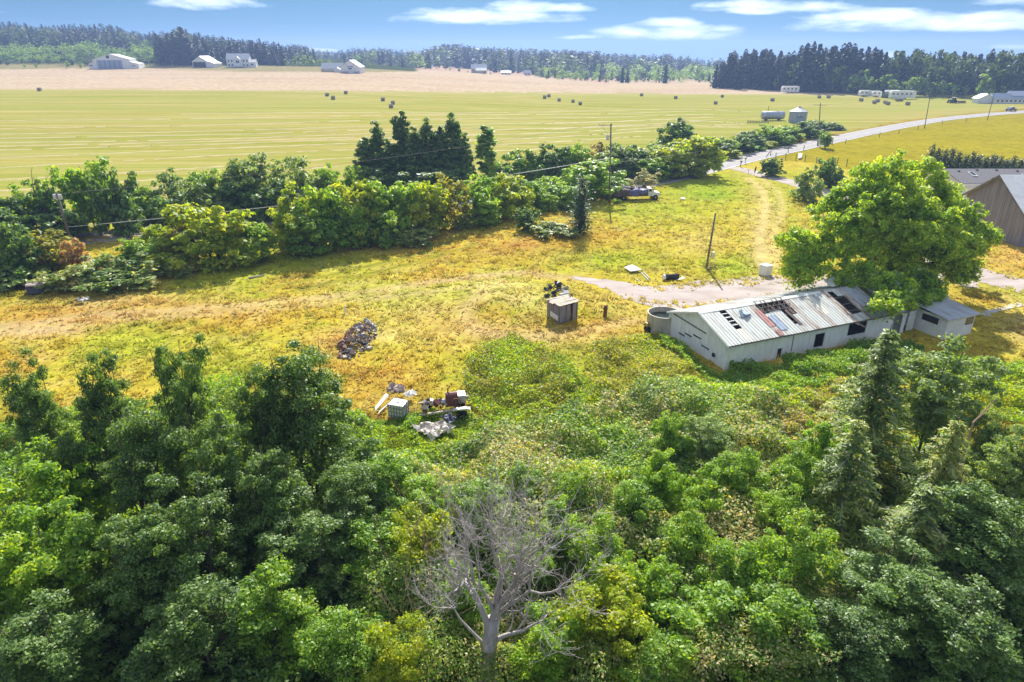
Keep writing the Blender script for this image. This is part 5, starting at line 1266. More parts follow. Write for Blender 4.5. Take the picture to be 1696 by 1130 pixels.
def red_machine():
    p = G(737, 688); o = thing("red_machine", "rusty red engine on an old trailer frame among the weeds", "machine", p, R(10))
    for (y, z) in ((-.75, .75), (.75, .85)):
        b = MB(); b.box((0, y, z), (3.6, .14, .12), rotm(y=R(-4))); b.build("frame_rail", "pale_wood", o)
    for x in (-1.4, -.3, .8, 1.5):
        b = MB(); b.box((x, 0, .75), (.1, 1.5, .1)); b.build("cross_member", "rust", o)
    b = MB(); b.box((.5, .05, 1.2), (.9, .75, .7), taper=.8); b.tube([(.1, .05, 1.5), (.95, .05, 1.52)], .3, 12); b.build("engine", "red_paint", o)
    b = MB(); b.box((1.25, .25, 1.25), (.55, .8, .6)); b.build("housing", "steel", o)
    b = MB(); b.tube([(.3, .3, 1.5), (.3, .3, 2.0), (.45, .3, 2.05)], .05, 7); b.build("exhaust", "rust", o)
    b = MB(); b.lathe([(.3, -.03), (.36, -.03), (.36, .03), (.3, .03), (.3, -.03)], 16, (.8, -.45, 1.2), 0, rotm(x=R(90))); b.build("flywheel", "rust", o)
    for (x, y) in ((1.2, -.95), (1.2, .95), (-1.2, .95)):
        b = MB(); b.lathe([(.14, -.1), (.34, -.1), (.38, -.05), (.38, .05), (.34, .1), (.14, .1)], 16, (x, y, .38), 0, rotm(x=R(90))); b.build("wheel", "rubber", o)
    b = MB(); b.prism([(.5, -1.1, .9), (.75, -1.1, 1.02), (1.5, -1.1, 1.02), (1.75, -1.1, .9), (1.75, -.85, .9), (1.5, -.85, 1.02), (.75, -.85, 1.02), (.5, -.85, .9)][:4], (0, .28, 0)); b.build("mudguard", "galv_pale", o)
    rg = np.random.default_rng(5)
    for i in range(16):
        b = MB(); b.box((0, 0, 0), tuple(rg.uniform(.1, .45, 3)), rotm(*rg.uniform(-.8, .8, 3))); q = b.build("machine_part", str(rg.choice(["rust", "steel", "pale_wood", "char", "red_paint"])), o); q.location = (rg.uniform(-1.5, .2), rg.uniform(-.7, .7), .85 + rg.uniform(0, .25))
red_machine()
def crate_hut():
    p = (G(909, 532) + G(955, 536)) / 2 + Vector((0, .9, 0)); p.z = tz(p.x, p.y)
    o = thing("plank_hutch", "small ramshackle grey plank hutch with crooked board roof in the meadow", "hutch", p, R(32)); rg = random.Random(4)
    w, d, h = 2.1, 1.9, 1.75
    for s in (-1, 1):
        n = 8
        for i in range(n):
            x = -w / 2 + (i + .5) * w / n
            if s < 0 and i in (5,): continue
            b = MB(); b.box((x, s * d / 2 + rg.uniform(-.03, .03), h / 2 - rg.uniform(0, .1)), (w / n - .03, .04, h * rg.uniform(.9, 1.03)), rotm(y=rg.uniform(-.04, .04))); b.build("plank", "grey_wood", o)
        n = 6
        for i in range(n):
            y = -d / 2 + (i + .5) * d / n; b = MB()
            b.box((s * w / 2 + rg.uniform(-.03, .03), y, h / 2 - rg.uniform(0, .1)), (.04, d / n - .03, h * rg.uniform(.88, 1.02)), rotm(x=rg.uniform(-.04, .04))); b.build("plank", "grey_wood", o)
    b = MB(); b.box((-w / 2 - .05, -.2, .55), (.03, 1.3, .5), rotm(x=.1)); b.build("white_board_panel", "white_paint", o)
    b = MB(); b.box((.1, 0, .04), (w - .1, d - .1, .06)); b.build("floor", "dark_inside", o)
    for i in range(7):
        y = -d / 2 - .1 + (i + .5) * (d + .3) / 7; b = MB(); b.box((rg.uniform(-.1, .15), y, h + .08 + rg.uniform(-.03, .05)), (w + rg.uniform(.2, .6), (d + .3) / 7 - .02, .04), rotm(z=rg.uniform(-.05, .05), y=rg.uniform(-.06, .02))); b.build("roof_plank", "pale_wood", o)
    for (x, y) in ((-w / 2, -d / 2), (w / 2, -d / 2), (w / 2, d / 2), (-w / 2, d / 2)):
        b = MB(); b.box((x, y, h / 2), (.1, .1, h + .1)); b.build("corner_post", "old_wood", o)
crate_hut()
def rubble(name, u, v, ru, rv, n, mats, label, sd, hmax=.8):
    c = G(u, v); rx = (G(u + ru, v) - c).length; ry = (G(u, v - rv) - c).length; rg = np.random.default_rng(sd); b = MB()
    for i in range(n):
        a = rg.uniform(0, 6.283); q = math.sqrt(rg.random()); x, y = math.cos(a) * q * rx, math.sin(a) * q * ry
        z = hmax * (1 - q ** 1.5) * rg.uniform(.3, 1); s = rg.uniform(.1, .4, 3) * np.array([1, .8, .5]) * (1 if rg.random() < .8 else 2.2); mi = int(rg.integers(0, len(mats))) if x > -.2 * rx else (len(mats) - 1)
        b.box((x, y, z + .05), tuple(s), rotm(*rg.uniform(-1, 1, 3)), mi, float(rg.uniform(.4, 1)))
    return tag(b.build(name, mats, None, (c.x, c.y, c.z)), label, "rubble", None, "stuff")
rubble("scrap_heap", 594, 562, 27, 30, 210, ["ash_rubble", "char", "steel", "pale_wood", "red_rubble"], "heap of grey and reddish scrap in the dry meadow", 3, 1.1)
rubble("ash_heap", 925, 492, 22, 18, 110, ["ash_rubble", "char", "char", "plastic_white", "char"], "heap of charred rubbish behind the plank hutch", 4, .6)
rubble("stone_litter", 655, 645, 14, 6, 40, ["stone", "pale_wood", "stone"], "scatter of stones in the grass above the liquid tote", 5, .15)
rubble("white_litter", 137, 496, 12, 3, 14, ["plastic_white", "stone", "plastic_white"], "scatter of pale litter at the hedgerow's foot", 6, .1)
p_ = G(1002, 524); o = thing("rusty_stove_pipe", "short rusty iron post standing in the dry grass", "post", p_)
b = MB(); b.tube([(0, 0, -.1), (0, 0, .5), (.02, 0, 1.15)], [.22, .2, .19], 10); b.build("pipe", "rust", o); b = MB(); b.lathe([(.2, .75), (.25, .78), (.25, .84), (.2, .86)], 10); b.build("band", "char", o)
b = MB(); b.tube([(.12, 0, 0), (.16, 0, 2.3)], .02, 4); b.build("rod", "steel", o)
def trough():
    p = G(1100, 557); p = Vector((14.2, 57.6, 0)); o = thing("stock_tank", "round cream open-topped stock tank against the shed's gable", "tank", p)
    r, h = 1.55, 1.75
    b = MB(); b.lathe([(r, 0), (r * 1.01, .4), (r, .45), (r * 1.01, .95), (r, 1.0), (r * 1.01, h - .06), (r * 1.03, h - .04), (r * 1.03, h), (r * .96, h), (r * .955, .9)], 28); b.build("shell", "tank_cream", o, smooth=False)
    b = MB(); b.lathe([(.001, h - .5), (r * .955, h - .5)], 28); b.build("water", "water_dark", o)
    for k in range(10):
        a = k * .628; b = MB(); b.box((r * 1.015 * math.cos(a), r * 1.015 * math.sin(a), h / 2), (.03, .1, h - .1), rotm(a)); b.build("stave", "tank_cream", o)
trough()
p_ = G(1073, 549); o = thing("garden_machine", "small yellow and black garden machine beside the round stock tank", "machine", p_, .5)
b = MB(); b.box((0, 0, .75), (.75, .5, .3), taper=.8); b.build("hood", "yellow_paint", o); b = MB(); b.box((0, 0, .45), (.6, .45, .35)); b.build("engine", "char", o)
for s in (-1, 1):
    b = MB(); b.lathe([(.06, -.06), (.24, -.06), (.24, .06), (.06, .06)], 12, (0, s * .32, .24), 0, rotm(x=R(90))); b.build("wheel", "rubber", o)
    b = MB(); b.tube([(-.3, s * .2, .6), (-.9, s * .25, 1.05)], .025, 5); b.build("handle", "steel", o)
# pieces by the gravel
flat("white_door", [(1034, 447), (1044, 453.5), (1062, 451), (1047, 443)], .22, "plastic_white", "white slab lying flat in the grass beside the gravel track", "slab", th=.12)
for (a, c_, r_, m_, lab) in [((1062, 453), (1074, 465), .05, "galv_pale", "pale straight pipe lying in the grass by the white slab"), ((1066, 452), (1076, 462), .04, "galv_pale", "second thin pipe lying beside the pale straight one"), ((1000 + 74, 474), (1046, 458), .05, "roof_tin_pale", "long curved hose at the edge of the gravel track")]:
    A, C_ = G(*a), G(*c_); b = MB(); m__ = (C_ - A) * .5 + Vector((0, -.6 if "hose" in lab else 0, .08)); b.tube([(0, 0, .08), m__, (C_ - A) + Vector((0, 0, .08))], r_, 6); tag(b.build("pipe" if "pipe" in lab else "hose", m_, None, A), lab, "pipe")
p_ = G(1111, 463); o = thing("scrap_bundle", "dark scrap roll with pale end lying beside the gravel yard", "scrap", p_, R(12))
b = MB(); b.lathe([(.3, -.9), (.34, -.5), (.3, 0), (.34, .5), (.3, .9)], 12, (0, 0, .33), 0, rotm(y=R(90))); b.build("roll", "char", o)
b = MB(); b.lathe([(.02, -.92), (.32, -.92), (.32, -.7)], 12, (-.05, 0, .33), 0, rotm(y=R(90))); b.build("end_cap", "plastic_white", o)
for k_ in range(5):
    b = MB(); b.tube([(.3 + k_ * .15, -.6, .1), (1.3, -.9 + k_ * .2, .35)], .03, 4); b.build("rod", "steel", o)
b = MB(); p_ = G(1179, 446); rr = np.random.default_rng(2)
o = thing("branch_heap", "heap of dead branches at the foot of the service pole", "branches", p_)
for k_ in range(12):
    b = MB(); a_ = rr.uniform(-1, 1, 3) * np.array([.9, .6, .1]) + np.array([.3, -.4, .2]); b.tube([a_, a_ + rr.normal(size=3) * np.array([.8, .5, .3])], [.05, .015], 4); b.build("branch", "bark", o)
p_ = G(62, 486); o = thing("stone_block", "weathered stone block half hidden in brambles at the hedgerow's foot", "stone", p_, R(15))
def rock(nm, m, par, c, d, sd):
    bm = bmesh.new(); bmesh.ops.create_icosphere(bm, subdivisions=2, radius=1.0); rg = random.Random(sd)
    for v in bm.verts:
        q = max(abs(v.co.x), abs(v.co.y), abs(v.co.z)); v.co = v.co / q ** .75 * rg.uniform(.88, 1.08); v.co = Vector((v.co.x * d[0] / 2, v.co.y * d[1] / 2, v.co.z * d[2] / 2)) + Vector(c)
    me = bpy.data.meshes.new(nm); bm.to_mesh(me); bm.free(); me.materials.append(MATS[m]); return link(nm, me, par)
rock("base", "navy_sheet", o, (0, 0, .45), (1.9, 1.3, 1.0), 1); rock("top_slab", "stone", o, (.1, 0, 1.0), (2.0, 1.3, .35), 2); rock("top_stone", "stone", o, (.75, -.1, 1.25), (.7, .7, .4), 3)
A = G(412, 462); C_ = G(437, 458); b = MB(); b.tube([(0, 0, .12), (C_ - A) + Vector((0, 0, .14))], [.12, .09], 7); tag(b.build("weathered_log", "bark_pale", None, A), "weathered grey log lying in the yellow grass before the hedgerow", "log")
p_ = G(572, 521); b = MB(); b.box((0, 0, .45), (.14, .08, .9), rotm(y=.15)); b.box((.02, 0, .9), (.1, .06, .1)); tag(b.build("white_stake", "plastic_white", None, p_), "short white marker stake in the dry meadow above the scrap heap", "stake")
flat("pale_litter", [(1128, 331.5), (1134, 332), (1133, 329), (1127, 329.5)], .1, "plastic_white", "white scrap of litter in the grass right of the tarped truck", "litter", th=.15)
flat("feed_sack", [(1322, 265), (1327, 264), (1328, 259.5), (1322, 259)], .2, "plastic_white", "white drum lying in the dry field behind the fence", "drum", [0, 0, .3, .3], .25)
# ------------------------------------------------------------------ far farmsteads
def gable(o, x0, x1, y0, y1, he, hr, along, wallm, roofm, ov=.4, wname="wall", rname="roof"):
    b = MB()
    if along == 'x':
        ym = (y0 + y1) / 2
        b.prism([(x0, y0, 0), (x0, y1, 0), (x0, y1, he), (x0, ym, hr), (x0, y0, he)], (x1 - x0, 0, 0)); b.build(wname, wallm, o); k = (hr - he) / (ym - y0)
        for s in (-1, 1):
            e = ym + s * (ym - y0 + ov); b = MB(); b.prism([(x0 - ov, e, he - ov * k + .05), (x1 + ov, e, he - ov * k + .05), (x1 + ov, ym, hr + .06), (x0 - ov, ym, hr + .06)], (0, 0, .15)); b.build(rname, roofm, o)
    else:
        xm = (x0 + x1) / 2
        b.prism([(x0, y0, 0), (x1, y0, 0), (x1, y0, he), (xm, y0, hr), (x0, y0, he)], (0, y1 - y0, 0)); b.build(wname, wallm, o); k = (hr - he) / (xm - x0)
        for s in (-1, 1):
            e = xm + s * (xm - x0 + ov); b = MB(); b.prism([(e, y0 - ov, he - ov * k + .05), (e, y1 + ov, he - ov * k + .05), (xm, y1 + ov, hr + .06), (xm, y0 - ov, hr + .06)], (0, 0, .15)); b.build(rname, roofm, o)
def window(o, x, y, z, w, h, m="glass", nm="window"):
    b = MB(); b.box((x, y, z), (w, .12, h)); f = b.build(nm, m, o); b = MB()
    b.box((x, y - .03, z + h / 2 + .06), (w + .24, .14, .12)); b.box((x, y - .03, z - h / 2 - .06), (w + .24, .14, .12)); b.build("frame", "white_paint", f)
def far_base(u, v): p = G(u, v); return p
def at_far(u, v, Y):
    p = ZY(u, v, Y); p.z = tz(p.x, p.y); return p
def hangar():
    p = G(186, 114.5); s = p.y / 1100
    o = thing("aircraft_hangar", "white gabled hangar with wide dark sliding doors at the far wood", "hangar", p, R(14))
    o.scale = (s * 1.02, s, s)                                   # drawn up in photo pixels, brought to metres here
    gable(o, -24, 26, 0, 40, 13.5, 21, 'y', "white_paint", "galv_pale", .6)
    b = MB(); b.box((-2, -.3, 6.4), (34, .4, 12.2)); d = b.build("door", "roof_blue", o)
    for i in range(5):
        b = MB(); b.box((-15 + i * 6.6, -.6, 6.4), (.5, .2, 12)); b.build("door_seam", "navy_sheet", d)
    b = MB(); b.lathe([(.01, 0), (2.3, 0)], 12, (-3, -.4, 17), 0, rotm(x=R(90))); b.build("round_window", "black_plastic", o)
    for (x0, x1) in ((-31, -24), (26, 37)):
        b = MB(); s_ = 1 if x0 < 0 else -1; zi, zo = 9.5, 6.8
        xi, xo = (x1, x0) if x0 < 0 else (x0, x1)
        b.prism([(xi, 1, 0), (xi, 1, zi), (xo, 1, zo), (xo, 1, 0)], (0, 36, 0)); b.build("side_wing", "white_paint", o)
        b = MB(); b.prism([(xi, .4, zi + .2), (xo, .4, zo + .2), (xo, 38, zo + .2), (xi, 38, zi + .2)], (0, 0, .5)); b.build("wing_roof", "galv_pale", o)
    window(o, -28, .8, 5, 4.5, 1.4); window(o, 30, .8, 4.6, 4.0, 1.2)
hangar()
def px_thing(name, label, cat, u, v, rz=0.0):
    p = G(u, v); s = p.y / 1100 * 1.06
    o = thing(name, label, cat, p, rz); o.scale = (s, s, s); return o
o = px_thing("open_shed", "open-fronted pale shed with gable roof beside the tall spruces", "shed", 333, 112, R(-12))
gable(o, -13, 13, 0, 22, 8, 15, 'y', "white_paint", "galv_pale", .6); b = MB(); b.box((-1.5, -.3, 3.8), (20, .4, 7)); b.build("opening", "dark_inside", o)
b = MB(); b.prism([(13, 0, 0), (13, 0, 8), (21, 0, 5.2), (21, 0, 0)], (0, 20, 0)); b.build("side_wing", "white_paint", o); b = MB(); b.prism([(13, -.5, 8.2), (21.5, -.5, 5.3), (21.5, 21, 5.3), (13, 21, 8.2)], (0, 0, .4)); b.build("wing_roof", "galv_pale", o)
o = px_thing("farmhouse", "tall white farmhouse with front gable and porch before the dark wood", "house", 398, 112, R(6))
gable(o, -18, 13, 0, 14, 11.5, 18.5, 'x', "white_paint", "galv_pale", .6); gable(o, -7, 3, -3, 8, 10, 14.5, 'y', "white_paint", "galv_pale", .5, "front_gable", "gable_roof")
gable(o, 13, 22, 1, 13, 7, 10.5, 'x', "white_paint", "galv_pale", .5, "side_wing", "wing_roof")
for x in (-15, -10.5, 6, 10.5):
    for z in (3.2, 8.6): window(o, x, -.05, z, 2.0, 2.6)
window(o, -2, -3.05, 7.8, 4.5, 3.5); window(o, 17, .95, 4, 3, 2.2)
b = MB(); b.box((0, -4.5, 1.6), (40, 3.0, .3)); b.build("porch", "white_paint", o)
for i in range(10):
    b = MB(); b.box((-18 + i * 4.3, -5.8, .8), (.4, .4, 1.6)); b.build("porch_post", "white_paint", o)
o = px_thing("white_barn", "big white barn with blue-grey windows before the far stubble", "barn", 580.5, 121.5, R(-4))
gable(o, -14, 14, 0, 26, 8.5, 17.5, 'y', "white_paint", "galv", .7)
window(o, 0, -.05, 8.6, 8.5, 2.4, "roof_blue"); window(o, 0, -.05, 6.1, 5, 1.6, "navy_sheet")
for (x, z) in ((-8, 4.6), (7.5, 4.6), (-5, 11), (5, 11)): window(o, x, -.05, z, .8, .8, "navy_sheet")
b = MB(); b.box((-8.5, -.3, 1.2), (11, .3, 2.2)); b.box((9, -.3, 1.2), (8, .3, 2.2)); b.build("base_boarding", "steel", o)
o = px_thing("low_barn", "long low pale-roofed building attached beside the big white barn", "barn", 549, 119.5, R(-4))
gable(o, -15, 16, 0, 14, 4.6, 12, 'x', "beige_wall", "galv_pale", .6); gable(o, 5.5, 15, -5, 6, 3.6, 6.3, 'y', "white_paint", "galv_pale", .4, "entry_gable", "entry_roof")
for i in range(6): window(o, -9 + i * 2.4, -.05, 2.6, 1.2, 1.6, "white_paint")
def up_house(name, label, u, v, w, h, m, rm, Y):
    p = at_far(u, v, Y); s = Y / 1100 * 1.06; top = ZY(u, v, Y).z
    o = thing(name, label, "house", p); o.scale = (s, s, s)
    gable(o, -w / 2, w / 2, 0, w * .6, h * .55, h, 'x', m, rm, .6)
    for i in range(max(2, int(w / 5))): window(o, -w / 2 + 2 + i * 4.4, -.05, h * .3, 1.6, 1.8)
    return o
o = up_house("stubble_house", "beige house with pale roof standing alone on the far stubble", 793, 112, 22, 12, "beige_wall", "galv_pale", 720)
gable(o, -4, 11, -6, 3, 4, 7, 'x', "beige_wall", "ridge_white", .5, "front_wing", "wing_roof")
up_house("far_cottage", "small white far cottage half hidden by trees on the hollow's slope", 874, 114, 9, 7, "white_paint", "galv_pale", 760)
up_house("far_bungalow", "low white far bungalow at the wood's foot beyond the stubble", 838, 117, 14, 5, "white_paint", "galv_pale", 740)
def right_house():
    o = px_thing("roadside_house", "low house with violet-grey hipped roof beyond the road's far end", "house", 1668, 172, R(-4))
    gable(o, -40, -16, 4, 20, 7, 13, 'y', "white_paint", "galv_pale", .8, "garage", "garage_roof"); gable(o, -20, 40, 0, 18, 7, 14, 'x', "white_paint", "galv", 1.0); gable(o, 6, 34, 4, 22, 11, 17, 'x', "white_paint", "galv", .8, "upper_storey", "upper_roof")
    for i in range(8): window(o, -14 + i * 6.2, -.05, 3.8, 3.2, 2.4)
    b = MB(); b.box((-30, 3.8, 2.6), (9, .3, 4.6)); b.build("garage_door", "plastic_white", o)
right_house()
def trailer(u, v, L, h, label, name="camper_trailer", rz=0.0, m="plastic_white"):
    p = G(u, v); o = thing(name, label, "trailer", p, rz); d = 2.5
    b = MB(); b.prism([(-L / 2, 0, .7), (L / 2, 0, .7), (L / 2, 0, h - .5), (L / 2 - .5, 0, h), (-L / 2 + .4, 0, h), (-L / 2, 0, h - .9)], (0, d, 0)); b.build("body", m, o)
    for x in (-L * .1, L * .1):
        for y in (.15, d - .15):
            b = MB(); b.lathe([(.15, -.12), (.4, -.12), (.42, 0), (.4, .12), (.15, .12)], 14, (x, y, .42), 0, rotm(x=R(90))); b.build("wheel", "rubber", o)
    for i in range(max(2, int(L / 2.6))):
        b = MB(); b.box((-L / 2 + 1.2 + i * 2.4, -.02, h * .64), (1.1, .06, .7)); b.build("window", "glass", o)
    b = MB(); b.box((L * .28, -.02, h * .45 + .3), (.8, .05, h * .62)); b.build("door", "galv_pale", o)
    b = MB(); b.tube([(-L / 2, d / 2, .75), (-L / 2 - 1.2, d / 2, .6)], .07, 5); b.build("hitch", "char", o)
trailer(1309, 154.5, 10.5, 4.0, "pale camper trailer parked alone before the dark conifer wood")
trailer(1433, 160.5, 6.5, 3.4, "small whitish camper trailer at the end of the parked row", "camper_trailer")
trailer(1452, 161, 5.2, 3.2, "greenish-white small trailer beside the dark equipment", "camper_trailer")
trailer(1495, 164.5, 13.5, 4.2, "long white box trailer in the parked row at the field's edge", "box_trailer")
trailer(1478, 162.5, 8.0, 4.0, "white box trailer behind the long one", "box_trailer")
def vehicle(u, v, label, name, m, L=4.6, rz=0.0, h=1.6):
    p = G(u, v); o = thing(name, label, "car" if "car" in name else "tractor", p, rz)
    b = MB(); b.prism([(-L / 2, -.9, .45), (L / 2, -.9, .45), (L / 2, -.9, .95), (L * .25, -.9, 1.02), (L * .1, -.9, h), (-L * .3, -.9, h), (-L * .45, -.9, 1.0), (-L / 2, -.9, .95)], (0, 1.8, 0)); b.build("body", m, o)
    b = MB(); b.box((-L * .1, 0, 1.28), (L * .42, 1.84, .4), taper=.9); b.build("window", "glass", o); b = MB(); b.box((-L * .1, 0, h + .02), (L * .36, 1.5, .05)); b.build("roof", "galv_pale", o)
    for x in (-L * .3, L * .3):
        for y in (-.85, .85):
            b = MB(); b.lathe([(.12, -.1), (.32, -.1), (.32, .1), (.12, .1)], 14, (x, y, .32), 0, rotm(x=R(90))); b.build("wheel", "rubber", o)
    for y in (-.6, .6):
        b = MB(); b.box((L / 2 + .01, y, .75), (.04, .3, .16)); b.build("headlight", "glass", o)
vehicle(1674, 184.5, "dark blue car with pale roof driving along the road", "blue_car", "blue_car", 5.0, R(24), 1.75)
def tractor():
    p = G(1577, 171); o = thing("farm_tractor", "dark tractor with white cab roof hitched to equipment in the field", "tractor", p, R(5))
    b = MB(); b.box((-1.3, 0, 1.3), (2.2, .9, .8), taper=.9); b.build("hood", "green_paint", o); b = MB(); b.box((.5, 0, 1.8), (1.4, 1.4, 1.6), taper=.9); b.build("cab", "glass", o); b = MB(); b.box((.5, 0, 2.7), (1.7, 1.7, .18)); b.build("cab_roof", "plastic_white", o)
    for (x, r) in ((.9, .85), (-1.7, .5)):
        for y in (-.95, .95):
            b = MB(); b.lathe([(.3 * r, -.2), (.9 * r, -.2), (r, -.1), (r, .1), (.9 * r, .2), (.3 * r, .2)], 18, (x, y, r), 0, rotm(x=R(90))); b.build("wheel", "rubber", o)
    b = MB(); b.tube([(-1.5, 0, 1.7), (-1.5, 0, 2.5)], .05, 6); b.build("exhaust", "char", o)
    b = MB(); b.box((4.2, 0, .8), (4.2, 2.2, .5)); b.build("implement", "rust", o)
    for i in range(6):
        b = MB(); b.lathe([(.1, -.04), (.4, -.04), (.4, .04), (.1, .04)], 12, (2.6 + i * .7, -.9, .42), 0, rotm(x=R(90))); b.build("rake_wheel", "steel", o)
tractor()
def loader():
    p = G(1466, 162.5); o = thing("loader", "dark wheeled loader standing between the pale trailers", "loader", p)
    b = MB(); b.box((0, 0, 1.5), (3.2, 1.8, 1.4), taper=.8); b.build("body", "green_paint", o); b = MB(); b.box((-.2, 0, 2.7), (1.4, 1.4, 1.2)); b.build("cab", "glass", o); b = MB(); b.box((2.4, 0, .8), (.8, 2.2, .8), taper=.7); b.build("bucket", "char", o)
    for x in (-1.1, 1.1):
        for y in (-1, 1):
            b = MB(); b.lathe([(.2, -.2), (.65, -.2), (.7, 0), (.65, .2), (.2, .2)], 16, (x, y, .7), 0, rotm(x=R(90))); b.build("wheel", "rubber", o)
loader()
# ------------------------------------------------------------------ foreground wood
NEAR = {}
def near_kinds():
    for k, (sd, lm) in enumerate([(301, "leaf_maple"), (302, "leaf_maple"), (303, "leaf_maple")]):
        NEAR["maple%d" % k] = make_tree("maple_%d" % k, sd, lumpy(sd, 10.5, 6.2, 15, .30), 210, .60, 150, .098, lm, 3, .17, 40, stems=3, flat=.62, shell=.5)
    NEAR["mid0"] = make_tree("young_maple_0", 311, lumpy(8, 7, 5.4, 14, .08), 170, .56, 140, .098, "leaf_mid", 2, .11, 30, stems=3, flat=.62)
    NEAR["mid1"] = make_tree("young_maple_1", 312, lumpy(14, 7, 5.0, 14, .06), 170, .56, 140, .098, "leaf_mid", 2, .11, 30, stems=3, flat=.62)
    NEAR["bright0"] = make_tree("bright_maple_0", 313, lumpy(15, 6, 4.6, 12, .08), 140, .5, 140, .095, "leaf_bright", 2, .09, 30, stems=3, flat=.6)
    NEAR["lime0"] = make_tree("lime_shrub", 314, lumpy(17, 5, 4.4, 11, .05), 130, .48, 140, .09, "leaf_lime", 2, .07, 24, stems=3, flat=.6)
    NEAR["grey0"] = make_tree("pale_leaf_tree", 315, lumpy(19, 9, 5.2, 13, .36), 150, .55, 130, .10, "leaf_willow", 2, .13, 34, stems=2, flat=.5)
near_kinds()
NCON = make_conifer("near_conifer", 401, 14.0, 4.0, 26, 7, 150, .20, "leaf_needle", bare=.05, droop=.22)
NCON2 = make_conifer("near_conifer_b", 402, 12.0, 3.4, 22, 7, 130, .20, "leaf_needle", bare=.05, droop=.25)
NATH = {"maple": (10.5, 6.2), "mid0": (7, 5.4), "mid1": (7, 5.0), "bright0": (6, 4.6), "lime0": (5, 4.4), "grey0": (9, 5.2)}
def near(kind, u, vt, Y, w, label, name="maple_tree", group=None, rz=0.0, cat="tree", x=None):
    top = ZY(u, vt, Y); h = top.z - tz(top.x, Y)
    nh, nw = NATH.get(kind, NATH["maple"])
    return put_tree(name, NEAR[kind], (top.x, Y, tz(top.x, Y)), label, cat, group, (w / nw, w / nw, h / nh), rz)
FGM = "dark maples of the near wood"
DM = "dark glossy-leaved maple deep in the near wood, behind the meadow-edge maples"
near("maple0", 490, 556, 31.5, 5.8, "tall dark maple with slender bare stems showing, beside the white liquid tote", rz=.6)
near("maple1", 422, 596, 30.5, 3.6, "slim dark maple pressed against the tall bare-stemmed maple", rz=2.2)
near("maple2", 268, 542, 30.5, 3.6, "tallest pointed dark maple at the edge of the yellow meadow", rz=1.1)
near("maple0", 155, 566, 31.5, 3.6, "dark maple at the meadow edge beside the tallest pointed maple", rz=3.1)
near("maple1", 35, 572, 32, 3.4, "dark maple at the meadow edge, farthest from the liquid tote", rz=4.4)
near("maple2", 345, 668, 28, 4.2, DM, group=FGM, rz=5.1)
near("maple0", 200, 668, 27, 4.2, DM, group=FGM, rz=.2)
near("maple1", 425, 745, 25.5, 4.2, DM, group=FGM, rz=1.4)
near("maple2", 100, 700, 28.5, 3.2, DM, group=FGM, rz=2.4)
near("maple2", 300, 800, 23, 4.6, DM, group=FGM, rz=3.4)
near("maple1", 190, 850, 22, 4.2, DM, group=FGM, rz=.9)
near("maple0", 330, 960, 20, 4.6, DM, group=FGM, rz=1.9)
near("maple2", 505, 840, 24, 4.6, DM, group=FGM, rz=2.9)
near("maple1", 60, 985, 19.5, 4.8, DM, group=FGM, rz=4.9)
near("maple0", 570, 760, 27, 4.0, "dark maple between the tall bare-stemmed maple and the thicket", rz=.4)
BL = "bright green bushy young maple among the dark maples"
near("bright0", 60, 735, 27, 5.2, "sunlit bright green bush below the dark maples at the meadow's corner", "young_maple", rz=.7)
near("mid0", 100, 830, 23.5, 5.0, BL, "young_maple", "young maples in the near wood", rz=1.7)
near("bright0", 20, 840, 23, 4.6, BL, "young_maple", "young maples in the near wood", rz=3.7)
near("mid1", 450, 935, 21, 4.2, BL, "young_maple", "young maples in the near wood", rz=2.7)
near("mid0", 560, 1010, 19.5, 3.8, BL, "young_maple", "young maples in the near wood", rz=5.7)
near("mid1", 640, 755, 29, 4.6, BL, "young_maple", "young maples in the near wood", rz=1.2)
near("mid0", 600, 860, 25, 4.2, BL, "young_maple", "young maples in the near wood", rz=4.2)
near("lime0", 690, 850, 25, 3.8, "yellow-green shrub left of the bare dead tree", "sunlit_shrub", rz=1.0, cat="shrub")
near("lime0", 1010, 970, 20.5, 4.2, "vivid yellow-green shrub right of the bare dead tree", "sunlit_shrub", rz=2.0, cat="shrub")
near("lime0", 660, 1030, 19, 3.2, "small yellow-green shrub at the foot of the bare dead tree", "sunlit_shrub", rz=4.0, cat="shrub")
near("bright0", 900, 1020, 19.5, 3.0, BL, "young_maple", "young maples in the near wood", rz=.1)
near("bright0", 1180, 980, 20.5, 4.8, "broad fresh green maple beside the vivid yellow-green shrub", "young_maple", rz=2.3)
near("mid1", 1310, 990, 20, 4.6, BL, "young_maple", "young maples in the near wood", rz=.5)
near("mid0", 1090, 1060, 18.8, 3.4, BL, "young_maple", "young maples in the near wood", rz=3.3)
near("mid1", 800, 800, 28, 4.0, BL, "young_maple", "young maples in the near wood", rz=.8)
TS = "rounded shrub growing out of the bramble thicket"
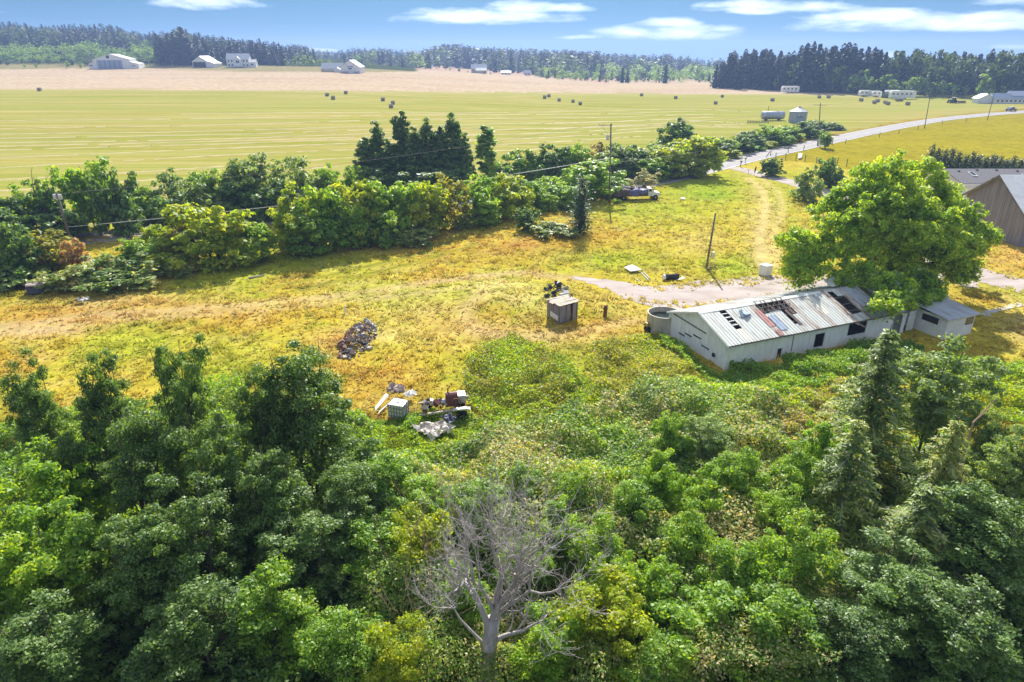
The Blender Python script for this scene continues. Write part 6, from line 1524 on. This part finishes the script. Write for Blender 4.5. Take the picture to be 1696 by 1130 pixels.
for (u_, vt_, Y_, w_, k_) in [(1150, 830, 25.5, 3.4, "mid0"), (1000, 850, 25, 3.2, "mid1"), (1255, 890, 23, 3.4, "bright0"), (870, 880, 24, 2.8, "mid0"), (1080, 920, 22.5, 3.0, "bright0"), (1240, 745, 30, 3.6, "mid1"), (1100, 745, 30.5, 3.0, "bright0"), (960, 770, 29.5, 2.8, "mid0"), (1310, 800, 27, 3.2, "mid0"), (760, 930, 22, 2.6, "mid1"), (1180, 690, 34, 3.2, "grey0"), (700, 800, 28.5, 3.4, "bright0"), (1050, 800, 28, 3.4, "mid1"), (1180, 770, 29, 3.2, "bright0"), (930, 830, 26.5, 3.0, "bright0"), (1330, 730, 30.5, 3.4, "mid0"), (1200, 900, 23, 3.2, "mid1"), (1000, 920, 22.5, 2.8, "mid0"), (860, 770, 30, 3.0, "mid1"), (1380, 690, 32, 3.0, "bright0"), (1120, 680, 35, 3.0, "mid0")]:
    near(k_, u_, vt_, Y_, w_, TS, "thicket_shrub", "shrubs in the bramble thicket", rz=u_ * .7, cat="shrub")
# right: conifers, pale-leaved tree, dark trees
def ncon(ms, nh, nw, u, vt, Y, w, label, rz, group=None):
    top = ZY(u, vt, Y)
    return put_tree("fir_tree", ms, (top.x, Y, 0), label, "tree", group, (w / nw, w / nw, (top.z) / nh), rz)
ncon(NCON, 14, 8, 1478, 538, 34, 7.6, "tall fir with pale bare branch tips standing before the white shed", .3)
ncon(NCON2, 12, 6.8, 1425, 690, 28.5, 5.6, "shorter fir at the edge of the bramble thicket below the white shed", 1.3)
ncon(NCON2, 12, 6.8, 1545, 800, 25, 6.0, "dark fir in the corner of the near wood", 2.3, "dark firs in the near wood")
ncon(NCON, 14, 8, 1590, 690, 27.5, 5.4, "dark fir in the corner of the near wood", 4.3, "dark firs in the near wood")
near("mid0", 1335, 850, 23.5, 3.8, BL, "young_maple", "young maples in the near wood", rz=1.9)
ncon(NCON2, 12, 6.8, 45, 900, 24, 5.0, "olive fir among the maples at the meadow's corner", 5.3)
near("grey0", 1575, 552, 35, 5.8, "pale silvery-leaved tree beside the tall fir, below the shed's annex", "silver_leaved_tree", rz=.3)
near("grey0", 1655, 655, 31, 2.2, "pale silvery-leaved tree leaning over the golden patch of grass", "silver_leaved_tree", rz=2.3)
near("grey0", 1705, 700, 28, 3.6, "pale silvery-leaved tree below the golden patch of grass", "silver_leaved_tree", rz=4.1)
DR = "dark maple in the shaded corner of the near wood, beyond the firs"
near("maple1", 1600, 800, 25, 5.4, DR, group="dark maples beyond the firs", rz=.5)
near("maple0", 1690, 830, 24, 5.4, DR, group="dark maples beyond the firs", rz=1.5)
near("maple2", 1500, 930, 21.5, 5.0, DR, group="dark maples beyond the firs", rz=2.5)
near("maple1", 1620, 960, 20.5, 5.0, DR, group="dark maples beyond the firs", rz=3.5)
near("maple0", 1410, 1000, 20, 4.2, DR, group="dark maples beyond the firs", rz=4.5)
# ------------------------------------------------------------------ bare dead tree
def dead_tree():
    rng = np.random.default_rng(77)
    base = Vector((-1.0, 19.6, 0))
    o = thing("dead_tree", "bare grey dead tree with many forked branches among green shrubs", "tree", base)
    def grow(b, p, d, L, r, depth):
        k = 4; pts = [p]; dd = d.copy()
        for i in range(k):
            dd = unit(dd + rng.normal(size=3) * .17 + np.array([0, 0, .10])); pts.append(pts[-1] + dd * L / k)
        b.tube(pts, [max(.006, r * (1 - .62 * i / k)) for i in range(k + 1)], 7 if r > .05 else (5 if r > .02 else 3), cap=False)
        if depth == 0: return
        n = 2 if depth > 2 else 4
        for j in range(n):
            i = rng.integers(1, k + 1); q = pts[i]
            nd = unit(dd * 1.0 + rng.normal(size=3) * (.42 if depth > 2 else .75) + np.array([0, 0, .12]))
            grow(b, q, nd, L * rng.uniform(.5, .78), r * rng.uniform(.4, .58), depth - 1)
        grow(b, pts[-1], unit(dd + rng.normal(size=3) * .25), L * .75, r * .42, depth - 1)
    tb = MB(); tb.tube([(0, 0, -.2), (0, 0, 1.2), (.15, .05, 2.6), (.25, .1, 3.4)], [.42, .33, .30, .27], 10)
    tb.build("trunk", "bark_pale", o, smooth=True)
    for (dx, dy, dz, L, r, st) in [(-.14, .02, 1, 3.6, .17, (.05, 0, 2.6)), (.05, .05, 1, 3.8, .15, (.25, .1, 3.2)), (.3, .1, 1, 3.7, .16, (.25, .1, 3.1)), (.5, .1, .9, 3.6, .13, (.25, .1, 3.0)), (.85, .15, .55, 3.2, .11, (.2, .05, 2.2)), (-.75, .2, .75, 2.7, .08, (0, 0, 2.0)), (-.05, -.1, 1, 3.6, .12, (.1, 0, 3.0)), (.2, .35, 1, 3.4, .12, (.2, .1, 3.2))]:
        b = MB(); grow(b, np.array(st, float), unit(np.array([dx, dy, dz], float)), L * .80, r * 1.0, 4); b.build("limb", "bark_pale", o, smooth=True)
    q = Vector((-3.4, 19.5, 0)); o2 = thing("dead_sapling", "thin dead tan sapling left of the bare grey tree", "tree", q)
    b = MB(); grow(b, np.array([0, 0, 0.]), unit(np.array([-.25, .1, 1.])), 4.2, .06, 3); b.build("stem", "twig_tan", o2)
dead_tree()
lb = MB(); p_ = ZY(1592, 765, 28.5); q_ = ZY(1612, 700, 29); r_ = ZY(1650, 660, 29.5)
base_ = Vector((p_.x - .8, 28.2, 0))
lb.tube([(0, 0, 0), p_ - base_, q_ - base_, r_ - base_], [.09, .07, .05, .02], 6); lb.tube([q_ - base_, (q_ + Vector((.9, .2, .9))) - base_], [.03, .01], 4)
tag(lb.build("leaning_snag", "twig_tan", None, base_), "bare leaning sapling arching across the golden patch of grass", "tree")
# ------------------------------------------------------------------ bramble thicket and tall weeds (nobody could count these)
def in_poly(u, v, poly):
    ins = np.zeros(u.shape, bool); n = len(poly)
    for i in range(n):
        x0, y0 = poly[i]; x1, y1 = poly[(i + 1) % n]
        c = ((y0 > v) != (y1 > v)) & (u < (x1 - x0) * (v - y0) / (y1 - y0 + 1e-9) + x0); ins ^= c
    return ins
TH = [(690, 745), (760, 745), (800, 720), (870, 715), (960, 680), (1060, 655), (1140, 635), (1230, 645), (1300, 690), (1350, 740), (1400, 830), (1420, 980), (1380, 1180), (560, 1180), (580, 900), (640, 800)]
def thicket_h(x, y):
    return (.3 + 2.2 * sstep(.32, .72, fbm(x * .26, y * .26, 91)) + .6 * fbm(x * .9, y * .9, 95)) * (.55 + .45 * sstep(38, 30, y)) * (1 - .75 * np.exp(-((x + 5.2) / 3.2) ** 2 - ((y - 38.0) / 3.0) ** 2))
def thicket():
    rng = np.random.default_rng(8)
    P = []
    x = rng.uniform(-14, 26, 420000); y = 14 + 36 * rng.random(420000) ** 1.35
    u, v = proj(x, y, np.zeros_like(x)); wob = (fbm(x * .5, y * .5, 15) - .5) * 60
    k = in_poly(u + wob, v + wob * .6, TH); x, y = x[k], y[k]
    keep = rng.random(len(x)) < 190000 / max(len(x), 1); x, y = x[keep], y[keep]
    h = thicket_h(x, y); e = .15
    hx = (thicket_h(x + e, y) - h) / e; hy = (thicket_h(x, y + e) - h) / e
    t = rng.random(len(x)); z = h * (1 - .55 * t ** 2.2) + rng.normal(size=len(x)) * .09
    Nn = unit(np.stack([-hx, -hy, np.ones_like(hx)], -1) + rng.normal(size=(len(x), 3)) * .5)
    V = leaves(np.stack([x, y, z], -1), Nn, (.045 + .0014 * y) * rng.uniform(.6, 1.3, len(x)), rng)
    tone = fbm(x * .18, y * .18, 131) + rng.normal(size=len(x)) * .12
    mi = np.where(tone > .70, 1, np.where(tone < .36, 2, 0)); uu, _ = proj(x, y, h)
    mi = np.where((rng.random(len(x)) < .35 * np.exp(-((uu - 1290) / 90) ** 2 - ((y - 40) / 4) ** 2)) | (rng.random(len(x)) < .4 * np.exp(-((uu - 860) / 90) ** 2 - ((y - 33) / 4) ** 2)), 1, mi)
    o = link("bramble_thicket", quads_mesh("bramble_thicket", V, ["leaf_bramble", "leaf_cream", "leaf_bright"], mi=mi))
    tag(o, "mounded bramble thicket with pale flower heads below the white shed", "brambles", None, "stuff")
thicket()
def weeds(name, label, poly, n, hgt, matn, leaf, seed, upr=.6, hv=.6):
    rng = np.random.default_rng(seed)
    g = [G(*p) for p in poly]; x0, x1 = min(p.x for p in g) - 1, max(p.x for p in g) + 1; y0, y1 = min(p.y for p in g) - 1, max(p.y for p in g) + 1
    x = rng.uniform(x0, x1, n * 3); y = rng.uniform(y0, y1, n * 3); u, v = proj(x, y, T(x, y)); wob = (fbm(x * .6, y * .6, seed) - .5) * 44
    k = in_poly(u + wob, v + wob * .5, poly); x, y = x[k][:n], y[k][:n]
    h = hgt * (.25 + hv * 1.5 * sstep(.3, .7, fbm(x * .55, y * .55, seed + 3)))
    z = T(x, y) + h * rng.random(len(x)) ** .5
    Nn = unit(rng.normal(size=(len(x), 3)) * .6 + np.array([0, 0, upr]))
    V = leaves(np.stack([x, y, z], -1), Nn, leaf * rng.uniform(.6, 1.3, len(x)), rng, .5)
    ml = list(matn) if isinstance(matn, tuple) else [matn]; tn = fbm(x * .35, y * .35, seed + 9) + rng.normal(size=len(x)) * .13
    o = link(name, quads_mesh(name, V, ml, mi=np.clip(((tn - .25) / .5 * len(ml)).astype(int), 0, len(ml) - 1))); return tag(o, label, "weeds", None, "stuff")
weeds("green_weeds", "lush bright green weeds between the meadow and the bramble thicket", [(770, 590), (850, 560), (900, 580), (960, 620), (1000, 660), (960, 690), (880, 720), (800, 720), (780, 660)], 24000, .95, ("leaf_olive", "leaf_bright", "leaf_lime"), .105, 31)
weeds("yard_weeds", "yellow-green weeds before the white shed's gable", [(960, 575), (1085, 560), (1130, 600), (1180, 640), (1130, 650), (1050, 665), (980, 640)], 20000, .7, ("leaf_olive", "leaf_lime", "leaf_cream", "leaf_lime"), .10, 32)
weeds("tote_weeds", "leafy green weeds round the tote and the crumpled sheeting", [(620, 700), (680, 690), (760, 690), (800, 700), (800, 760), (700, 800), (600, 800), (590, 740)], 20000, .6, ("leaf_mid", "leaf_bright", "leaf_lime"), .105, 33)
weeds("shade_weeds", "dark nettles and brambles along the foot of the white shed", [(1085, 560), (1120, 572), (1180, 618), (1280, 606), (1400, 582), (1500, 566), (1530, 580), (1480, 645), (1380, 645), (1280, 645), (1190, 645), (1130, 600)], 30000, .6, "leaf_mid", .11, 34, hv=.8)
weeds("fir_weeds", "sunlit yellow-green weeds below the shed beside the tall fir", [(1260, 650), (1400, 640), (1440, 700), (1440, 780), (1350, 760), (1290, 720)], 20000, .8, ("leaf_bright", "leaf_lime", "leaf_cream"), .11, 35)
weeds("corner_weeds", "green weeds round the golden patch of grass", [(1540, 600), (1700, 600), (1720, 690), (1660, 700), (1620, 690), (1580, 690), (1590, 760), (1560, 800), (1500, 780)], 20000, .9, ("leaf_mid", "leaf_bright", "leaf_lime"), .12, 36)
weeds("meadow_edge_weeds", "mixed green growth along the meadow's lower edge", [(-20, 720), (60, 690), (330, 660), (400, 640), (420, 680), (600, 690), (640, 760), (600, 860), (500, 900), (-20, 900)], 45000, 1.2, ("leaf_dark", "leaf_mid", "leaf_bright"), .125, 37)
weeds("wood_floor_growth", "dark undergrowth on the near wood's floor", [(-60, 880), (640, 860), (640, 1200), (-60, 1200)], 30000, 1.4, "leaf_dark", .14, 38)
weeds("wood_floor_growth", "shaded undergrowth below the firs", [(1380, 850), (1760, 780), (1760, 1200), (1380, 1200)], 30000, 1.4, "leaf_dark", .14, 39)
# ------------------------------------------------------------------ meadow grass
attr_mat("grass_blade", rough=.7, trans=.45, spec=.2)
def meadow():
    rng = np.random.default_rng(9)
    n = 105000
    # even in the picture rather than on the ground, so that near grass is not too thin
    y = 30 + (rng.random(n) ** 1.25) * 122; x = rng.uniform(-1, 1, n) * (12 + y * .80)
    z = T(x, y); u, v = proj(x, y, z)
    def near_line(C, w):
        d = np.full(n, 1e9)
        for a, b in zip(C[:-1:2], C[2::2]):
            dx, dy = b.x - a.x, b.y - a.y; L2 = max(dx * dx + dy * dy, 1e-6); t = np.clip(((x - a.x) * dx + (y - a.y) * dy) / L2, 0, 1)
            d = np.minimum(d, np.hypot(x - a.x - t * dx, y - a.y - t * dy))
        return d < w * rng.uniform(.45, 1.15, n)
    edge = px_poly(u, [(0, 415), (300, 378), (600, 350), (850, 331), (1009, 313), (1150, 288)])
    bad = (v < edge - 4) | near_line(drv, 2.0) | near_line(yard, 2.6) | (v > 800) | (u < -60) | (u > 1760)
    sx = (x - SHED_A[0]) * SHED_X[0] + (y - SHED_A[1]) * SHED_X[1]; sw = -(x - SHED_A[0]) * SHED_X[1] + (y - SHED_A[1]) * SHED_X[0]
    bad |= ((sx > -.1) & (sx < 27.2) & (sw > -.1) & (sw < 8.5)) | ((sx > 22) & (sx < 27) & (sw > -2.6) & (sw < 1)) | (x > 66) & (y > 84)
    cover = fbm(x * .5, y * .5, 141)
    bad |= rng.random(n) > (.35 + .9 * (cover - .25)) * sstep(150, 95, y)
    k = ~bad; x, y, z, cover = x[k], y[k], z[k], cover[k]; m = len(x)
    col, trk = gcol(x, y, 'track'); col = col * rng.uniform(1.1, 1.75, m)[:, None]
    kk = trk < rng.uniform(.15, .8, m); x, y, z, cover, col = x[kk], y[kk], z[kk], cover[kk], col[kk]; m = len(x)
    tall = (.07 + .15 * cover) * rng.uniform(.6, 1.4, m); wid = rng.uniform(.035, .085, m) * (1 + y / 90)
    a = rng.random(m) * 6.283; tri = []
    for j in range(2):                                            # lodged grass: blades lie over more than they stand
        aa = a + j * 2.1; lx, ly = np.cos(aa), np.sin(aa); run = tall * rng.uniform(1.2, 2.8, m)
        tri.append(np.stack([np.stack([x - ly * wid, y + lx * wid, z + .02], -1), np.stack([x + ly * wid, y - lx * wid, z + .02], -1), np.stack([x + lx * run, y + ly * run, z + tall], -1)], 1))
    o = link("meadow_grass", quads_mesh("meadow_grass", np.concatenate(tri), "grass_blade", np.concatenate([col, col * .88]), k=3))
    tag(o, "long dry yellow and green meadow grass round the yard", "grass", None, "stuff")
    # taller tussocks and seed heads standing among it
    sel = rng.choice(m, 5200, p=(cover ** 3) / (cover ** 3).sum(), replace=False); q = 16
    cx, cy, cz, cc = np.repeat(x[sel], q), np.repeat(y[sel], q), np.repeat(z[sel], q), np.repeat(col[sel], q, axis=0)
    k = len(cx); bx, by = cx + rng.normal(size=k) * .22, cy + rng.normal(size=k) * .22; hh = rng.uniform(.18, .55, k) * np.repeat(rng.uniform(.5, 1.1, len(sel)), q)
    aa = rng.random(k) * 6.283; w = rng.uniform(.02, .05, k) * (1 + cy / 90); tx, ty = bx + rng.normal(size=k) * .22, by + rng.normal(size=k) * .22
    tri = np.stack([np.stack([bx - np.cos(aa) * w, by - np.sin(aa) * w, cz], -1), np.stack([bx + np.cos(aa) * w, by + np.sin(aa) * w, cz], -1), np.stack([tx, ty, cz + hh], -1)], 1)
    o = link("grass_tussocks", quads_mesh("grass_tussocks", tri, "grass_blade", np.clip(cc * rng.uniform(.8, 1.3, k)[:, None] * np.repeat(np.where(rng.random(len(sel)) < .3, 1.25, 1.0), q)[:, None], 0, .85), k=3))
    tag(o, "straw-coloured grass tussocks and seed heads scattered over the meadow", "grass", None, "stuff")
meadow()
# ------------------------------------------------------------------ air
def haze():
    b = MB(); b.box((0, 1950, -10), (7600, 5200, 176)); m = bpy.data.materials.new("haze_air"); m.use_nodes = True; nt = m.node_tree; nt.nodes.clear()
    out = nt.nodes.new("ShaderNodeOutputMaterial"); v = nt.nodes.new("ShaderNodeVolumePrincipled"); nt.links.new(v.outputs[0], out.inputs["Volume"])
    v.inputs["Color"].default_value = (.38, .54, .95, 1); v.inputs["Density"].default_value = HAZE; v.inputs["Anisotropy"].default_value = .25
    MATS["haze_air"] = m; o = b.build("haze", "haze_air"); tag(o, "pale blue summer haze over the fields and woods", "haze", None, "stuff")
HAZE = .00031
haze()
